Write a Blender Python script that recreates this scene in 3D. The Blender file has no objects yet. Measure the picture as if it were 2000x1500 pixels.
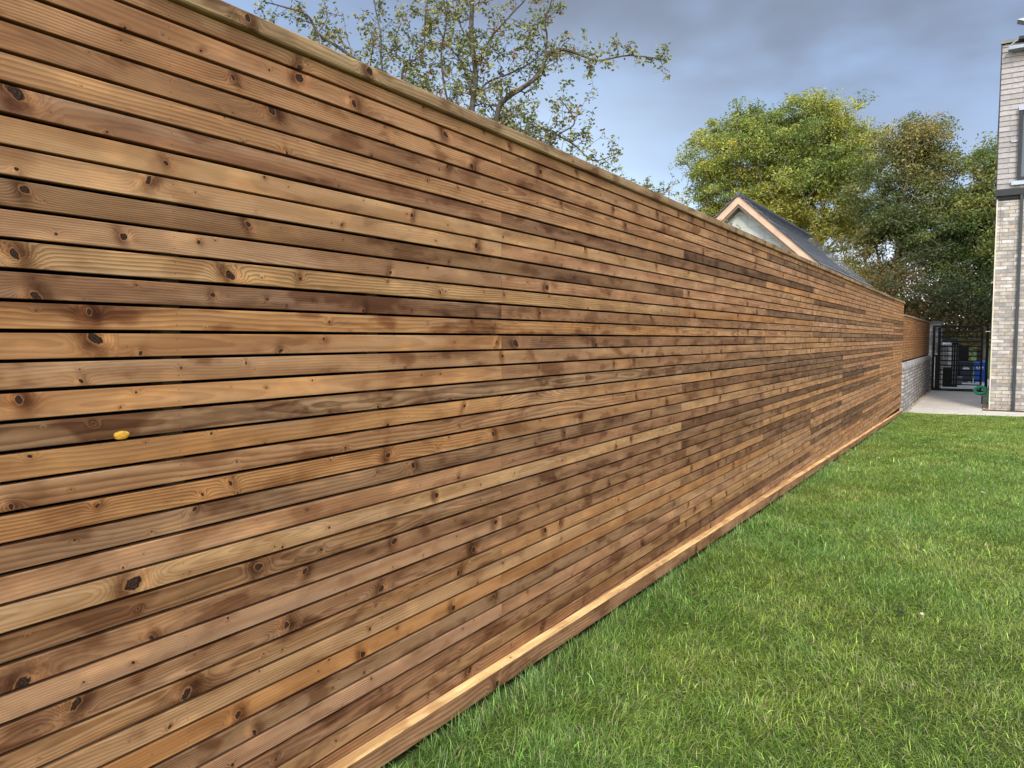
import bpy, math, random
import numpy as np
from mathutils import Vector
R = math.radians
random.seed(7); rng = np.random.default_rng(7)
S = bpy.context.scene
# ------------------------------------------------------------------ camera
YAW, PITCH = 0.5689, 0.0610
cd = bpy.data.cameras.new("camera"); cam = bpy.data.objects.new("camera", cd)
S.collection.objects.link(cam); S.camera = cam
cam.location = (1.51, 0, 1.6)
cam.rotation_euler = (math.pi/2 - PITCH, 0, YAW)
cd.sensor_width = 36; cd.lens = 36*1450.3/2000
cd.clip_start = 0.05; cd.clip_end = 2000
S.render.resolution_x = 1024; S.render.resolution_y = 768
# ------------------------------------------------------------------ world
SUN_EL, SUN_AZ = R(36), R(157)      # azimuth measured clockwise from +Y
W = bpy.data.worlds.new("World"); S.world = W; W.use_nodes = True
wn = W.node_tree; wn.nodes.clear(); L = wn.links
def wnode(t, **k):
    n = wn.nodes.new(t)
    for a, b in k.items(): setattr(n, a, b)
    return n
wo = wnode('ShaderNodeOutputWorld'); bg = wnode('ShaderNodeBackground'); bg.inputs[1].default_value = 0.12
sky = wnode('ShaderNodeTexSky', sky_type='NISHITA', sun_disc=False)
sky.sun_elevation = SUN_EL; sky.sun_rotation = SUN_AZ; sky.air_density = 1.0; sky.dust_density = 1.0
tc = wnode('ShaderNodeTexCoord'); sp = wnode('ShaderNodeSeparateXYZ'); L.new(tc.outputs['Generated'], sp.inputs[0])
def wm(op, a, b=None, c=None, clamp=False):
    n = wnode('ShaderNodeMath', operation=op, use_clamp=clamp)
    for i, v in enumerate((a, b, c)):
        if v is None: continue
        if hasattr(v, 'links'): L.new(v, n.inputs[i])
        else: n.inputs[i].default_value = v
    return n.outputs[0]
# project the view direction on a cloud layer high above
den = wm('MAXIMUM', wm('ADD', sp.outputs[2], 0.16), 0.03)
cx = wm('DIVIDE', sp.outputs[0], den); cy = wm('DIVIDE', sp.outputs[1], den)
cmb = wnode('ShaderNodeCombineXYZ'); L.new(cx, cmb.inputs[0]); L.new(cy, cmb.inputs[1])
def wnoise(scale, detail, off, rough=.5, dist=0):
    mp = wnode('ShaderNodeMapping'); mp.inputs['Location'].default_value = off; mp.inputs['Scale'].default_value = (1.0, .75, 1)
    L.new(cmb.outputs[0], mp.inputs[0])
    n = wnode('ShaderNodeTexNoise'); n.inputs['Scale'].default_value = scale; n.inputs['Detail'].default_value = detail
    n.inputs['Roughness'].default_value = rough; n.inputs['Distortion'].default_value = dist
    L.new(mp.outputs[0], n.inputs['Vector']); return n.outputs[0]
def wsmooth(v, a, b):
    n = wnode('ShaderNodeMapRange', interpolation_type='SMOOTHSTEP'); L.new(v, n.inputs[0])
    n.inputs[1].default_value = a; n.inputs[2].default_value = b; return n.outputs[0]
def wmix(f, a, b):
    n = wnode('ShaderNodeMix', data_type='RGBA')
    if hasattr(f, 'links'): L.new(f, n.inputs[0])
    else: n.inputs[0].default_value = f
    for i, v in ((6, a), (7, b)):
        if hasattr(v, 'links'): L.new(v, n.inputs[i])
        else: n.inputs[i].default_value = (*v, 1)
    return n.outputs[2]
cn = wm('SUBTRACT', wnoise(.55, 5, (3.1, .2, 0), .52, .3), wm('MULTIPLY', wsmooth(sp.outputs[0], -.30, -.85), .13))
cloud = wsmooth(cn, .26, .44)
tone = wsmooth(wnoise(1.5, 4, (7.7, 2.4, 0), .55, .2), .30, .72)
ccol = wmix(tone, (.88, .99, 1.26), (1.32, 1.76, 2.70))
clear = wmix(0.7, sky.outputs[0], (2.2, 3.3, 5.2))
c1 = wmix(wm('MULTIPLY', cloud, .93), clear, ccol)
low = wsmooth(sp.outputs[2], .34, .02)          # pale break in the cloud near the horizon
xg = wm('DIVIDE', wm('ADD', sp.outputs[0], .50), .20)      # clearer break in the cloud over the hawthorns
brk = wm('MULTIPLY', wm('EXPONENT', wm('MULTIPLY', wm('MULTIPLY', xg, xg), -1.0)), wsmooth(sp.outputs[2], .42, .16))
low = wm('MAXIMUM', low, wm('MULTIPLY', brk, 1.25, clamp=True))
c2 = wmix(wm('MULTIPLY', low, .66), c1, (3.4, 4.4, 5.6))
vlow = wsmooth(sp.outputs[2], .15, .02)
c3 = wmix(wm('MULTIPLY', vlow, .8), c2, (7.0, 6.7, 6.2))
# unseen sky behind the camera, brightened and warmed to add light to the scene
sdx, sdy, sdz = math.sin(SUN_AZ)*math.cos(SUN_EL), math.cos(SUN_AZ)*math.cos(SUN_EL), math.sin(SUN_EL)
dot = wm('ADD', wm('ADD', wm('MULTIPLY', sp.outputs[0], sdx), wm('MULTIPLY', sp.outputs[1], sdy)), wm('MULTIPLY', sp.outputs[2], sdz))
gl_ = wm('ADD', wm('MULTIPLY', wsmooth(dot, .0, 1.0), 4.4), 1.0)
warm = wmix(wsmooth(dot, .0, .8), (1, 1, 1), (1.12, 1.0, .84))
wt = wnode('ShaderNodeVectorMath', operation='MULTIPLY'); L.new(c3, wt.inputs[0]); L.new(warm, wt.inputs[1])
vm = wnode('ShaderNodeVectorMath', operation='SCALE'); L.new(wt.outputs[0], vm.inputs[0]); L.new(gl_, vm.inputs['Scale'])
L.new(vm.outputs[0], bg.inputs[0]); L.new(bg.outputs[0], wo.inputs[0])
# ------------------------------------------------------------------ sun
sd = bpy.data.lights.new("sun", 'SUN'); so = bpy.data.objects.new("sun", sd); S.collection.objects.link(so)
sd.energy = 1.5; sd.angle = R(12); sd.color = (1.0, .93, .82)
so.rotation_euler = (math.pi/2 - SUN_EL, 0, math.pi - SUN_AZ)
# ------------------------------------------------------------------ exposure
S.view_settings.view_transform = 'Standard'; S.view_settings.look = 'None'
S.view_settings.exposure = 1.1; S.view_settings.gamma = 1
S.render.engine = 'CYCLES'
S.cycles.max_bounces = 6; S.cycles.transparent_max_bounces = 8

# ================================================================== helpers
def tag(o, label=None, cat=None, group=None, kind=None):
    if label: o['label'] = label
    if cat: o['category'] = cat
    if group: o['group'] = group
    if kind: o['kind'] = kind
    return o
def link(o, parent=None):
    S.collection.objects.link(o)
    if parent: o.parent = parent
    return o
def empty(name, loc, rz=0):
    o = bpy.data.objects.new(name, None); o.location = loc; o.rotation_euler = (0, 0, rz); o.empty_display_size = .1
    return link(o)
def big_mesh(name, V, F, mat, parent=None, smooth=False, attrs=None, origin=(0, 0, 0)):
    """V (n,3), F list of equal-size index arrays (m,k) blocks; attrs: name -> (domain, type, array)"""
    V = np.asarray(V, np.float32) - np.asarray(origin, np.float32)
    me = bpy.data.meshes.new(name)
    me.vertices.add(len(V)); me.vertices.foreach_set('co', V.ravel())
    li = np.concatenate([np.asarray(b, np.int32).ravel() for b in F])
    cnt = np.concatenate([np.full(len(b), np.asarray(b).shape[1], np.int32) for b in F])
    me.loops.add(len(li)); me.loops.foreach_set('vertex_index', li)
    me.polygons.add(len(cnt)); st = np.concatenate([[0], np.cumsum(cnt)[:-1]]).astype(np.int32)
    me.polygons.foreach_set('loop_start', st)
    try: me.polygons.foreach_set('loop_total', cnt)
    except Exception: pass
    me.polygons.foreach_set('use_smooth', np.full(len(cnt), bool(smooth)))
    me.update(calc_edges=True); me.validate()
    for k, (dom, typ, arr) in (attrs or {}).items():
        a = me.attributes.new(k, typ, dom)
        arr = np.asarray(arr, np.float32)
        if typ == 'FLOAT_COLOR':
            arr = np.concatenate([arr, np.ones((len(arr), 1), np.float32)], 1); a.data.foreach_set('color', arr.ravel())
        elif typ == 'FLOAT_VECTOR': a.data.foreach_set('vector', arr.ravel())
        else: a.data.foreach_set('value', arr.ravel())
    me.materials.append(mat)
    o = bpy.data.objects.new(name, me); o.location = origin if not parent else (0, 0, 0)
    return link(o, parent)
class MB:
    """collects simple solids in world (or local) space, builds ONE mesh object"""
    def __init__(s): s.v = []; s.f = []
    def add(s, vs, fs):
        o = len(s.v); s.v += [tuple(v) for v in vs]; s.f += [tuple(i + o for i in f) for f in fs]; return s
    def box(s, x0, x1, y0, y1, z0, z1):
        v = [(x, y, z) for x in (x0, x1) for y in (y0, y1) for z in (z0, z1)]
        return s.add(v, [(0, 1, 3, 2), (4, 6, 7, 5), (0, 4, 5, 1), (2, 3, 7, 6), (0, 2, 6, 4), (1, 5, 7, 3)])
    def prism(s, poly, axis, a, b):
        """poly: 2D points; extruded along axis 'x','y','z' from a to b"""
        n = len(poly)
        def P(p, t): return {'x': (t, p[0], p[1]), 'y': (p[0], t, p[1]), 'z': (p[0], p[1], t)}[axis]
        v = [P(p, a) for p in poly] + [P(p, b) for p in poly]
        return s.add(v, [tuple(range(n))[::-1], tuple(range(n, 2*n))] + [(i, (i+1) % n, n+(i+1) % n, n+i) for i in range(n)])
    def tube(s, pts, rad, n=8, caps=True):
        pts = [Vector(p) for p in pts]; m = len(pts)
        if not hasattr(rad, '__len__'): rad = [rad]*m
        vs = []; up = Vector((0, 0, 1)); pu = None
        for i, p in enumerate(pts):
            t = (pts[min(i+1, m-1)] - pts[max(i-1, 0)]).normalized()
            if pu is None:
                a = up if abs(t.z) < .9 else Vector((1, 0, 0)); u = t.cross(a).normalized()
            else:
                u = (pu - t*pu.dot(t)).normalized()
            pu = u; w = t.cross(u)
            for k in range(n):
                an = 2*math.pi*k/n; vs.append(p + (u*math.cos(an) + w*math.sin(an))*rad[i])
        fs = [(i*n+k, i*n+(k+1) % n, (i+1)*n+(k+1) % n, (i+1)*n+k) for i in range(m-1) for k in range(n)]
        if caps: fs += [tuple(range(n))[::-1], tuple(range((m-1)*n, m*n))]
        return s.add(vs, fs)
    def build(s, name, mat, parent=None, bevel=0, smooth=False, origin=None):
        me = bpy.data.meshes.new(name)
        off = Vector(parent.location) if parent is not None and parent.parent is None else Vector((0, 0, 0))
        if parent is not None and parent.parent is not None: off = Vector(parent.parent.location)
        if origin is not None: off = Vector(origin)
        me.from_pydata([tuple(Vector(v) - off) for v in s.v], [], s.f); me.update(); me.materials.append(mat)
        if smooth: me.polygons.foreach_set('use_smooth', [True]*len(me.polygons))
        o = bpy.data.objects.new(name, me); link(o, parent)
        if origin is not None and parent is None: o.location = origin
        if bevel:
            b = o.modifiers.new('bevel', 'BEVEL'); b.width = bevel; b.segments = 2; b.limit_method = 'ANGLE'
        return o
# ------------------------------------------------------------------ node helpers
class NT:
    def __init__(s, name):
        s.m = bpy.data.materials.new(name); s.m.use_nodes = True; s.t = s.m.node_tree; s.t.nodes.clear()
        s.out = s.t.nodes.new('ShaderNodeOutputMaterial'); s.b = s.t.nodes.new('ShaderNodeBsdfPrincipled')
        s.t.links.new(s.b.outputs[0], s.out.inputs[0])
    def n(s, t, **k):
        n = s.t.nodes.new(t)
        for a, b in k.items(): setattr(n, a, b)
        return n
    def put(s, v, inp):
        if hasattr(v, 'links'): s.t.links.new(v, inp)
        elif isinstance(v, (tuple, list)) and len(v) == 3 and inp.type == 'RGBA': inp.default_value = (*v, 1)
        else: inp.default_value = v
    def M(s, op, a, b=None, c=None, clamp=False):
        n = s.n('ShaderNodeMath', operation=op, use_clamp=clamp)
        for i, v in enumerate((a, b, c)):
            if v is not None: s.put(v, n.inputs[i])
        return n.outputs[0]
    def xyz(s, x, y, z=0.0):
        n = s.n('ShaderNodeCombineXYZ')
        for i, v in enumerate((x, y, z)): s.put(v, n.inputs[i])
        return n.outputs[0]
    def sep(s, v):
        n = s.n('ShaderNodeSeparateXYZ'); s.put(v, n.inputs[0]); return n.outputs
    def noise(s, vec, scale=1, detail=3, rough=.5, dist=0):
        n = s.n('ShaderNodeTexNoise'); s.put(vec, n.inputs['Vector'])
        n.inputs['Scale'].default_value = scale; n.inputs['Detail'].default_value = detail
        n.inputs['Roughness'].default_value = rough; n.inputs['Distortion'].default_value = dist
        return n.outputs[0]
    def ss(s, v, a, b, lo=0, hi=1):
        n = s.n('ShaderNodeMapRange', interpolation_type='SMOOTHSTEP'); s.put(v, n.inputs[0])
        n.inputs[1].default_value = a; n.inputs[2].default_value = b; n.inputs[3].default_value = lo; n.inputs[4].default_value = hi
        return n.outputs[0]
    def mix(s, f, a, b, bt='MIX'):
        n = s.n('ShaderNodeMix', data_type='RGBA', blend_type=bt); s.put(f, n.inputs[0]); s.put(a, n.inputs[6]); s.put(b, n.inputs[7])
        return n.outputs[2]
    def attr(s, name, fac=False):
        n = s.n('ShaderNodeAttribute', attribute_name=name); return n.outputs['Fac' if fac else 'Vector'] if not fac else n.outputs['Fac']
    def acol(s, name): return s.n('ShaderNodeAttribute', attribute_name=name).outputs['Color']
    def obj(s): return s.n('ShaderNodeTexCoord').outputs['Object']
    def pos(s): return s.n('ShaderNodeNewGeometry').outputs['Position']
    def bump(s, h, strength=.3, dist=.002):
        n = s.n('ShaderNodeBump'); n.inputs['Strength'].default_value = strength; n.inputs['Distance'].default_value = dist
        s.put(h, n.inputs['Height']); s.t.links.new(n.outputs[0], s.b.inputs['Normal'])
    def fin(s, col, rough=.6, spec=.3, metal=0):
        s.put(col, s.b.inputs['Base Color']); s.put(rough, s.b.inputs['Roughness'])
        s.b.inputs['Specular IOR Level'].default_value = spec; s.b.inputs['Metallic'].default_value = metal
        return s.m
def plain(name, col, rough=.6, spec=.3, metal=0, var=.12, scale=6, bump=0):
    t = NT(name); p = t.pos()
    n = t.noise(p, scale, 5, .6)
    c = t.mix(t.ss(n, .3, .7), tuple(x*(1-var) for x in col), tuple(min(1, x*(1+var)) for x in col))
    if bump: t.bump(t.noise(p, scale*12, 4), .4, bump)
    return t.fin(c, rough, spec, metal)

# ================================================================== WOOD
def wood_material(name, grey=.26, nails=True):
    t = NT(name); M = t.M
    wc = t.sep(t.attr('wc')); u, v, sd_ = wc[0], wc[1], wc[2]
    kn = t.sep(t.attr('knot')); ku, kv, ks = kn[0], kn[1], kn[2]
    bp = t.sep(t.attr('bpar')); freq, con, stain = bp[0], bp[1], bp[2]
    bcol = t.acol('bcol')
    wob = M('SUBTRACT', t.noise(t.xyz(M('MULTIPLY', u, 60), M('MULTIPLY', v, 60), sd_), 1, 2), .5)
    wob2 = M('SUBTRACT', t.noise(t.xyz(M('MULTIPLY', u, 75), M('MULTIPLY', v, 75), M('ADD', sd_, 4.0)), 1, 2), .5)
    wk = M('MULTIPLY', M('MULTIPLY', wob, ks), 1.5); wk2 = M('MULTIPLY', M('MULTIPLY', wob2, ks), 1.5)
    kh = M('FRACT', M('MULTIPLY', ku, 37.7)); kh2 = M('SUBTRACT', M('FRACT', M('MULTIPLY', ku, 91.3)), .5)   # each knot its own shape
    dy0 = M('SUBTRACT', v, kv)
    dx = M('ADD', M('ADD', M('SUBTRACT', u, ku), wk), M('MULTIPLY', dy0, kh2)); dy = M('ADD', dy0, wk2)
    def sq(a): return M('MULTIPLY', a, a)
    def gauss(x, sx, y, sy):
        e = M('ADD', sq(M('DIVIDE', x, sx)), sq(M('DIVIDE', y, sy)))
        return M('EXPONENT', M('MULTIPLY', e, -1.0))
    d = M('SQRT', M('ADD', sq(M('DIVIDE', dx, M('MULTIPLY', ks, M('ADD', .72, M('MULTIPLY', kh, .65))))), sq(M('DIVIDE', dy, ks))))
    infl = gauss(dx, M('MULTIPLY', ks, 3.6), dy, M('MULTIPLY', ks, 2.3))
    n1 = M('SUBTRACT', t.noise(t.xyz(M('MULTIPLY', u, 1.9), M('MULTIPLY', v, 7), sd_), 1, 2), .5)
    nl = M('SUBTRACT', t.noise(t.xyz(M('MULTIPLY', u, .9), 0.0, M('ADD', sd_, 5.0)), 1, 1), .5)
    n2 = M('SUBTRACT', t.noise(t.xyz(M('MULTIPLY', u, 14), M('MULTIPLY', v, 60), sd_), 1, 2), .5)
    # pin knots
    vo = t.n('ShaderNodeTexVoronoi', voronoi_dimensions='1D'); s13 = M('MULTIPLY', sd_, 13.0)
    t.put(M('ADD', M('MULTIPLY', u, 4.2), s13), vo.inputs['W']); vo.inputs['Scale'].default_value = 1; vo.inputs['Randomness'].default_value = .85
    vc = t.sep(vo.outputs['Color']); pu = M('DIVIDE', M('SUBTRACT', vo.outputs['W'], s13), 4.2)
    pv = M('MULTIPLY', M('SUBTRACT', vc[0], .5), .048)
    ps = M('ADD', M('MULTIPLY', sq(vc[1]), .0026), .0010)
    px = M('ADD', M('SUBTRACT', u, pu), M('MULTIPLY', wob, .0025)); py = M('ADD', M('SUBTRACT', v, pv), M('MULTIPLY', wob, .0025))
    has = M('GREATER_THAN', vc[2], .40)
    pinf = M('MULTIPLY', gauss(px, M('MULTIPLY', ps, 4.0), py, M('MULTIPLY', ps, 2.4)), has)
    pd = M('DIVIDE', M('SQRT', M('ADD', sq(px), sq(py))), ps)
    # growth rings cut by the board face
    v0 = M('MULTIPLY', M('SUBTRACT', M('FRACT', M('MULTIPLY', sd_, 1.37)), .5), .15)
    h = M('ADD', M('MULTIPLY', M('ABSOLUTE', nl), .16), .006)
    vv = M('ADD', M('SUBTRACT', v, v0), M('MULTIPLY', n1, .040))
    g = M('MULTIPLY', M('SQRT', M('ADD', sq(vv), sq(h))), freq)
    g = M('ADD', g, M('MULTIPLY', infl, M('MULTIPLY', ks, 620.0)))
    g = M('ADD', g, M('MULTIPLY', pinf, 1.8)); g = M('ADD', g, M('MULTIPLY', n2, .35))
    f = M('FRACT', g)
    ring = M('MULTIPLY', t.ss(f, .15, .86), t.ss(f, 1.0, .90))
    lines = M('MULTIPLY', ring, con)
    fib = M('SUBTRACT', t.noise(t.xyz(M('MULTIPLY', u, 16), M('MULTIPLY', v, 900), sd_), 1, 2), .5)
    slow = t.noise(t.xyz(M('MULTIPLY', u, 2.4), M('MULTIPLY', v, 24), M('ADD', sd_, 3.0)), 1, 3)
    c = t.mix(t.ss(slow, .3, .7), t.mix(1.0, bcol, (.76, .69, .64), 'MULTIPLY'), t.mix(1.0, bcol, (1.14, 1.14, 1.12), 'MULTIPLY'))
    # grey, slightly lilac weathering
    gw = t.ss(t.noise(t.xyz(M('MULTIPLY', u, 1.7), M('MULTIPLY', v, 22), M('ADD', sd_, 9.0)), 1, 4, .6), .46, .72, 0, grey*1.6)
    c = t.mix(gw, c, t.mix(.55, c, (.42, .300, .205)))
    # broad brown stain, hard ends in places
    st = t.noise(t.xyz(M('MULTIPLY', u, 2.1), M('MULTIPLY', v, 16), M('ADD', sd_, 2.0)), 1, 5, .62)
    c = t.mix(M('MULTIPLY', t.ss(st, .50, .68), stain, clamp=True), c, t.mix(1.0, c, (.40, .33, .30), 'MULTIPLY'))
    bl = t.noise(t.xyz(M('MULTIPLY', u, 5.5), M('MULTIPLY', v, 12), M('ADD', sd_, 6.0)), 1, 3, .5)
    c = t.mix(M('MULTIPLY', t.ss(bl, .52, .64), M('ADD', M('MULTIPLY', stain, .62), .36), clamp=True), c, t.mix(1.0, c, (.46, .34, .27), 'MULTIPLY'))
    c = t.mix(t.ss(bl, .46, .30, 0, .9), c, t.mix(1.0, c, (1.34, 1.32, 1.26), 'MULTIPLY'))
    c = t.mix(M('MULTIPLY', lines, 1.0, clamp=True), c, t.mix(1.0, c, (.44, .34, .26), 'MULTIPLY'))
    c = t.mix(M('MULTIPLY', M('ABSOLUTE', fib), .9, clamp=True), c, t.mix(1.0, c, (.55, .5, .45), 'MULTIPLY'))
    # knots: smudge, rim, body
    hn = t.noise(t.xyz(M('MULTIPLY', u, 30), M('MULTIPLY', v, 40), sd_), 1, 3)
    halo = M('MULTIPLY', gauss(dx, M('MULTIPLY', ks, 3.2), dy, M('MULTIPLY', ks, 2.6)), t.ss(hn, .34, .62))
    c = t.mix(M('MULTIPLY', halo, .9, clamp=True), c, t.mix(1.0, c, (.42, .29, .20), 'MULTIPLY'))
    # darker band across the board at a knot; pale highlight beside it painted in
    side = M('SUBTRACT', M('MULTIPLY', M('GREATER_THAN', kh, .5), 2.0), 1.0)
    band = M('MULTIPLY', gauss(M('ADD', dx, M('MULTIPLY', M('MULTIPLY', ks, side), 1.6)), M('MULTIPLY', ks, 2.2), dy, .034), t.ss(ks, .003, .0075))
    c = t.mix(M('MULTIPLY', band, .9, clamp=True), c, t.mix(1.0, c, (.34, .23, .165), 'MULTIPLY'))
    shell = M('MULTIPLY', gauss(M('SUBTRACT', dx, M('MULTIPLY', M('MULTIPLY', ks, side), 2.1)), M('MULTIPLY', ks, 1.3), dy, M('MULTIPLY', ks, 2.2)), t.ss(ks, .002, .006))
    c = t.mix(M('MULTIPLY', shell, .8, clamp=True), c, t.mix(1.0, c, (1.55, 1.45, 1.35), 'MULTIPLY'))
    rim = M('MULTIPLY', t.ss(d, 1.45, 1.15), t.ss(d, .95, 1.1))
    c = t.mix(M('MULTIPLY', rim, .45), c, (.36, .17, .065))
    body = t.ss(d, 1.08, .92)
    kr = t.ss(M('SINE', M('MULTIPLY', d, 15.0)), -.5, 1)
    c = t.mix(body, c, t.mix(kr, (.016, .008, .005), (.055, .024, .013)))
    pb = M('MULTIPLY', t.ss(pd, 1.25, .8), has)
    c = t.mix(M('MULTIPLY', pb, .9), c, (.025, .012, .007))
    c = t.mix(M('MULTIPLY', M('MULTIPLY', pinf, t.ss(pd, .9, 1.6)), .35), c, t.mix(1.0, c, (.6, .48, .4), 'MULTIPLY'))
    # end-grain and arris dirt
    if nails:
        q = M('SUBTRACT', u, 2.29 - .016); a = M('MULTIPLY', M('SUBTRACT', M('FRACT', M('ADD', M('DIVIDE', q, .6433), .5)), .5), .6433)
        b = M('SUBTRACT', M('ABSOLUTE', v), .0125)
        nd = M('SQRT', M('ADD', sq(a), sq(b)))
        c = t.mix(t.ss(nd, .0016, .0009), c, (.05, .03, .02))
    hgt = M('ADD', M('MULTIPLY', ring, M('MULTIPLY', con, -.6)), M('MULTIPLY', fib, .8))
    hgt = M('ADD', hgt, M('MULTIPLY', body, -.9))
    t.bump(hgt, .55, .0007)
    return t.fin(c, M('ADD', .68, M('MULTIPLY', fib, .3)), .16)
MW = wood_material('weathered_batten_wood')
MW2 = wood_material('fresh_plinth_wood', grey=.0, nails=False)

class Boards:
    """boards running along Y, face towards +X; one mesh, per-face wood attributes"""
    def __init__(s): s.V = []; s.F = []; s.wc = []; s.kn = []; s.bp = []; s.bc = []; s.n = 0
    def board(s, y0, y1, z0, z1, x0, x1, col, freq=None, con=None, stain=None, knots=None, seed=None, ch=.0012, sag=None, vscale=1.0):
        seed = random.uniform(0, 40) if seed is None else seed
        freq = random.uniform(95, 230) if freq is None else freq
        con = random.uniform(.35, .95) if con is None else con
        stain = 0 if stain is None else stain
        knots = sorted(knots or [])
        zc = (z0+z1)/2
        cuts = [y0] + [(a[0]+b[0])/2 for a, b in zip(knots, knots[1:])] + [y1]
        if not knots: knots = [(y0-3, 0, .002)]
        prof = [(x0, z0), (x1-ch, z0), (x1, z0+ch), (x1, z1-ch), (x1-ch, z1), (x0, z1)]
        wv = [z0-zc-(x1-x0), z0-zc-ch*.5, z0-zc+ch, z1-zc-ch, z1-zc+ch*.5, z1-zc+(x1-x0)]
        for ci, yy in enumerate(cuts):
            for (x, z), w in zip(prof, wv):
                s.V.append((x, yy, z)); s.wc.append((yy, w*vscale, seed))
        base = s.n; s.n += 6*len(cuts)
        for ci in range(len(cuts)-1):
            k = knots[ci]
            for j in range(6):
                a = base+ci*6+j; b = base+ci*6+(j+1) % 6
                s.F.append((a, b, b+6, a+6)); s.kn.append(k); s.bp.append((freq, con, stain)); s.bc.append(col)
        for ci, rev in ((0, 1), (len(cuts)-1, 0)):
            i = [base+ci*6+j for j in range(6)]
            if not rev: i = i[::-1]
            for q in ((i[0], i[1], i[4], i[5]), (i[1], i[2], i[3], i[4])):
                s.F.append(q); s.kn.append((y0-3, 0, .002)); s.bp.append((freq, 0, 0)); s.bc.append(tuple(c*.6 for c in col))
    def build(s, name, mat, parent):
        return big_mesh(name, s.V, [np.array(s.F)], mat, parent, attrs={
            'wc': ('POINT', 'FLOAT_VECTOR', s.wc), 'knot': ('FACE', 'FLOAT_VECTOR', s.kn),
            'bpar': ('FACE', 'FLOAT_VECTOR', s.bp), 'bcol': ('FACE', 'FLOAT_COLOR', s.bc)}, origin=parent.location)
def rand_knots(y0, y1, taken=(), dens=.42, big=.5):
    ks = []; y = y0 + random.uniform(.05, dens)
    while y < y1-.03:
        if all(abs(y-k[0]) > .13 for k in taken):
            s_ = random.choice((.0035, .005, .0065, .008, .010)) if random.random() < big else random.uniform(.002, .0045)
            ks.append((y, random.uniform(-.022, .022), s_))
        y += random.uniform(.12, dens*1.6)
    return ks + [k for k in taken if y0 <= k[0] <= y1]

# tones: G gold, T tan, L pale yellow, O orange tan, P pinkish pale, B brown, D dark brown, R red brown, V olive brown, S grey brown
TONE = {'G': (.45, .245, .098), 'T': (.415, .232, .112), 'L': (.47, .288, .138), 'O': (.45, .228, .088), 'P': (.44, .262, .145),
        'B': (.32, .170, .082), 'D': (.250, .136, .068), 'R': (.290, .152, .076), 'V': (.335, .188, .088), 'S': (.305, .182, .098)}
# for each row (top to bottom): (tone letters for its successive boards, stain of its near board)
TONE = {k_: tuple(m_*(.90*a_+.10*b_) for a_, b_, m_ in zip(v_, TONE['T'], (.90, .865, .845))) for k_, v_ in TONE.items()}
ROWS = ['TTD', 'TTT', 'TPT', 'BTT', 'TDT', 'RDT', 'LLD', 'LTT', 'DTT', 'PTS', 'LOD', 'DBT', 'OTS', 'GDT', 'TTT', 'GBT', 'SSD', 'GTD',
        'TRT', 'GTD', 'SLG', 'TRT', 'LRD', 'BDT', 'RVT', 'PVG', 'BRD', 'VGR', 'LVS', 'OOT', 'SPD', 'PTR', 'BTS', 'VVT', 'RRT', 'TTS']
# (row, distance along the fence, offset across the board, radius) of the knots one can pick out
KN = [(5, 0.679, 0.015, 0.012), (7, 0.931, 0.013, 0.0085), (9, 0.874, 0.0, 0.006), (11, 0.7, -0.018, 0.0095), (13, 0.81, 0.013, 0.0115), (15, 0.664, 0.012, 0.0075), (17, 0.678, 0.017, 0.004), (18, 0.644, -0.016, 0.005), (19, 0.801, 0.013, 0.0045), (19, 1.115, 0.007, 0.0055), (20, 1.019, 0.018, 0.005), (22, 0.87, -0.001, 0.0135), (23, 1.191, 0.007, 0.0085), (26, 0.745, 0.014, 0.011), (26, 1.275, -0.002, 0.01), (24, 0.908, -0.019, 0.006), (24, 0.651, -0.019, 0.013), (27, 0.987, -0.009, 0.011), (29, 1.121, -0.008, 0.0085), (13, 1.419, 0.013, 0.0045), (13, 1.272, -0.017, 0.005), (11, 1.571, -0.018, 0.006), (9, 1.688, -0.012, 0.006), (20, 1.784, 0.009, 0.0095), (22, 1.902, 0.003, 0.0085), (24, 1.692, 0.011, 0.0095), (26, 1.633, -0.008, 0.0095), (27, 2.018, -0.009, 0.011), (29, 1.552, -0.012, 0.0085), (30, 1.168, -0.015, 0.0085), (1, 1.349, 0.009, 0.01), (1, 1.959, 0.007, 0.01), (3, 1.972, 0.02, 0.008), (2, 2.107, -0.012, 0.01), (8, 1.182, 0.01, 0.0065), (3, 1.258, 0.02, 0.011), (7, 2.13, 0.001, 0.0095), (13, 2.387, -0.003, 0.013), (13, 2.257, 0.002, 0.0065), (19, 2.233, 0.004, 0.009), (1, 2.568, 0.0, 0.01), (9, 2.623, -0.004, 0.0105), (11, 2.57, 0.003, 0.007), (2, 1.148, 0.01, 0.006), (4, 1.303, -0.02, 0.005), (20, 2.78, 0.005, 0.008), (25, 2.249, 0.009, 0.0095), (29, 1.988, -0.009, 0.0085), (30, 2.238, 0.012, 0.0085), (23, 2.701, -0.013, 0.006), (34, 2.585, -0.002, 0.0095), (6, 0.973, 0.002, 0.005), (13, 0.902, -0.017, 0.0045), (19, 1.039, -0.007, 0.004)]
GY0, GSL = 0.345, -.0195                     # lawn height = GY0 + GSL*Y
def lawn_z(y): return GY0 + GSL*y
Z0, PT, GAP = 2.286, .0560, .0074
FEND = 17.73; MOD = 1.93; J0 = 2.29
fence = tag(empty('timber_fence', (0, 0, .3)), 'long tall slatted timber fence of brown horizontal battens beside the lawn', 'fence')
sl = Boards(); NR = 39
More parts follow.
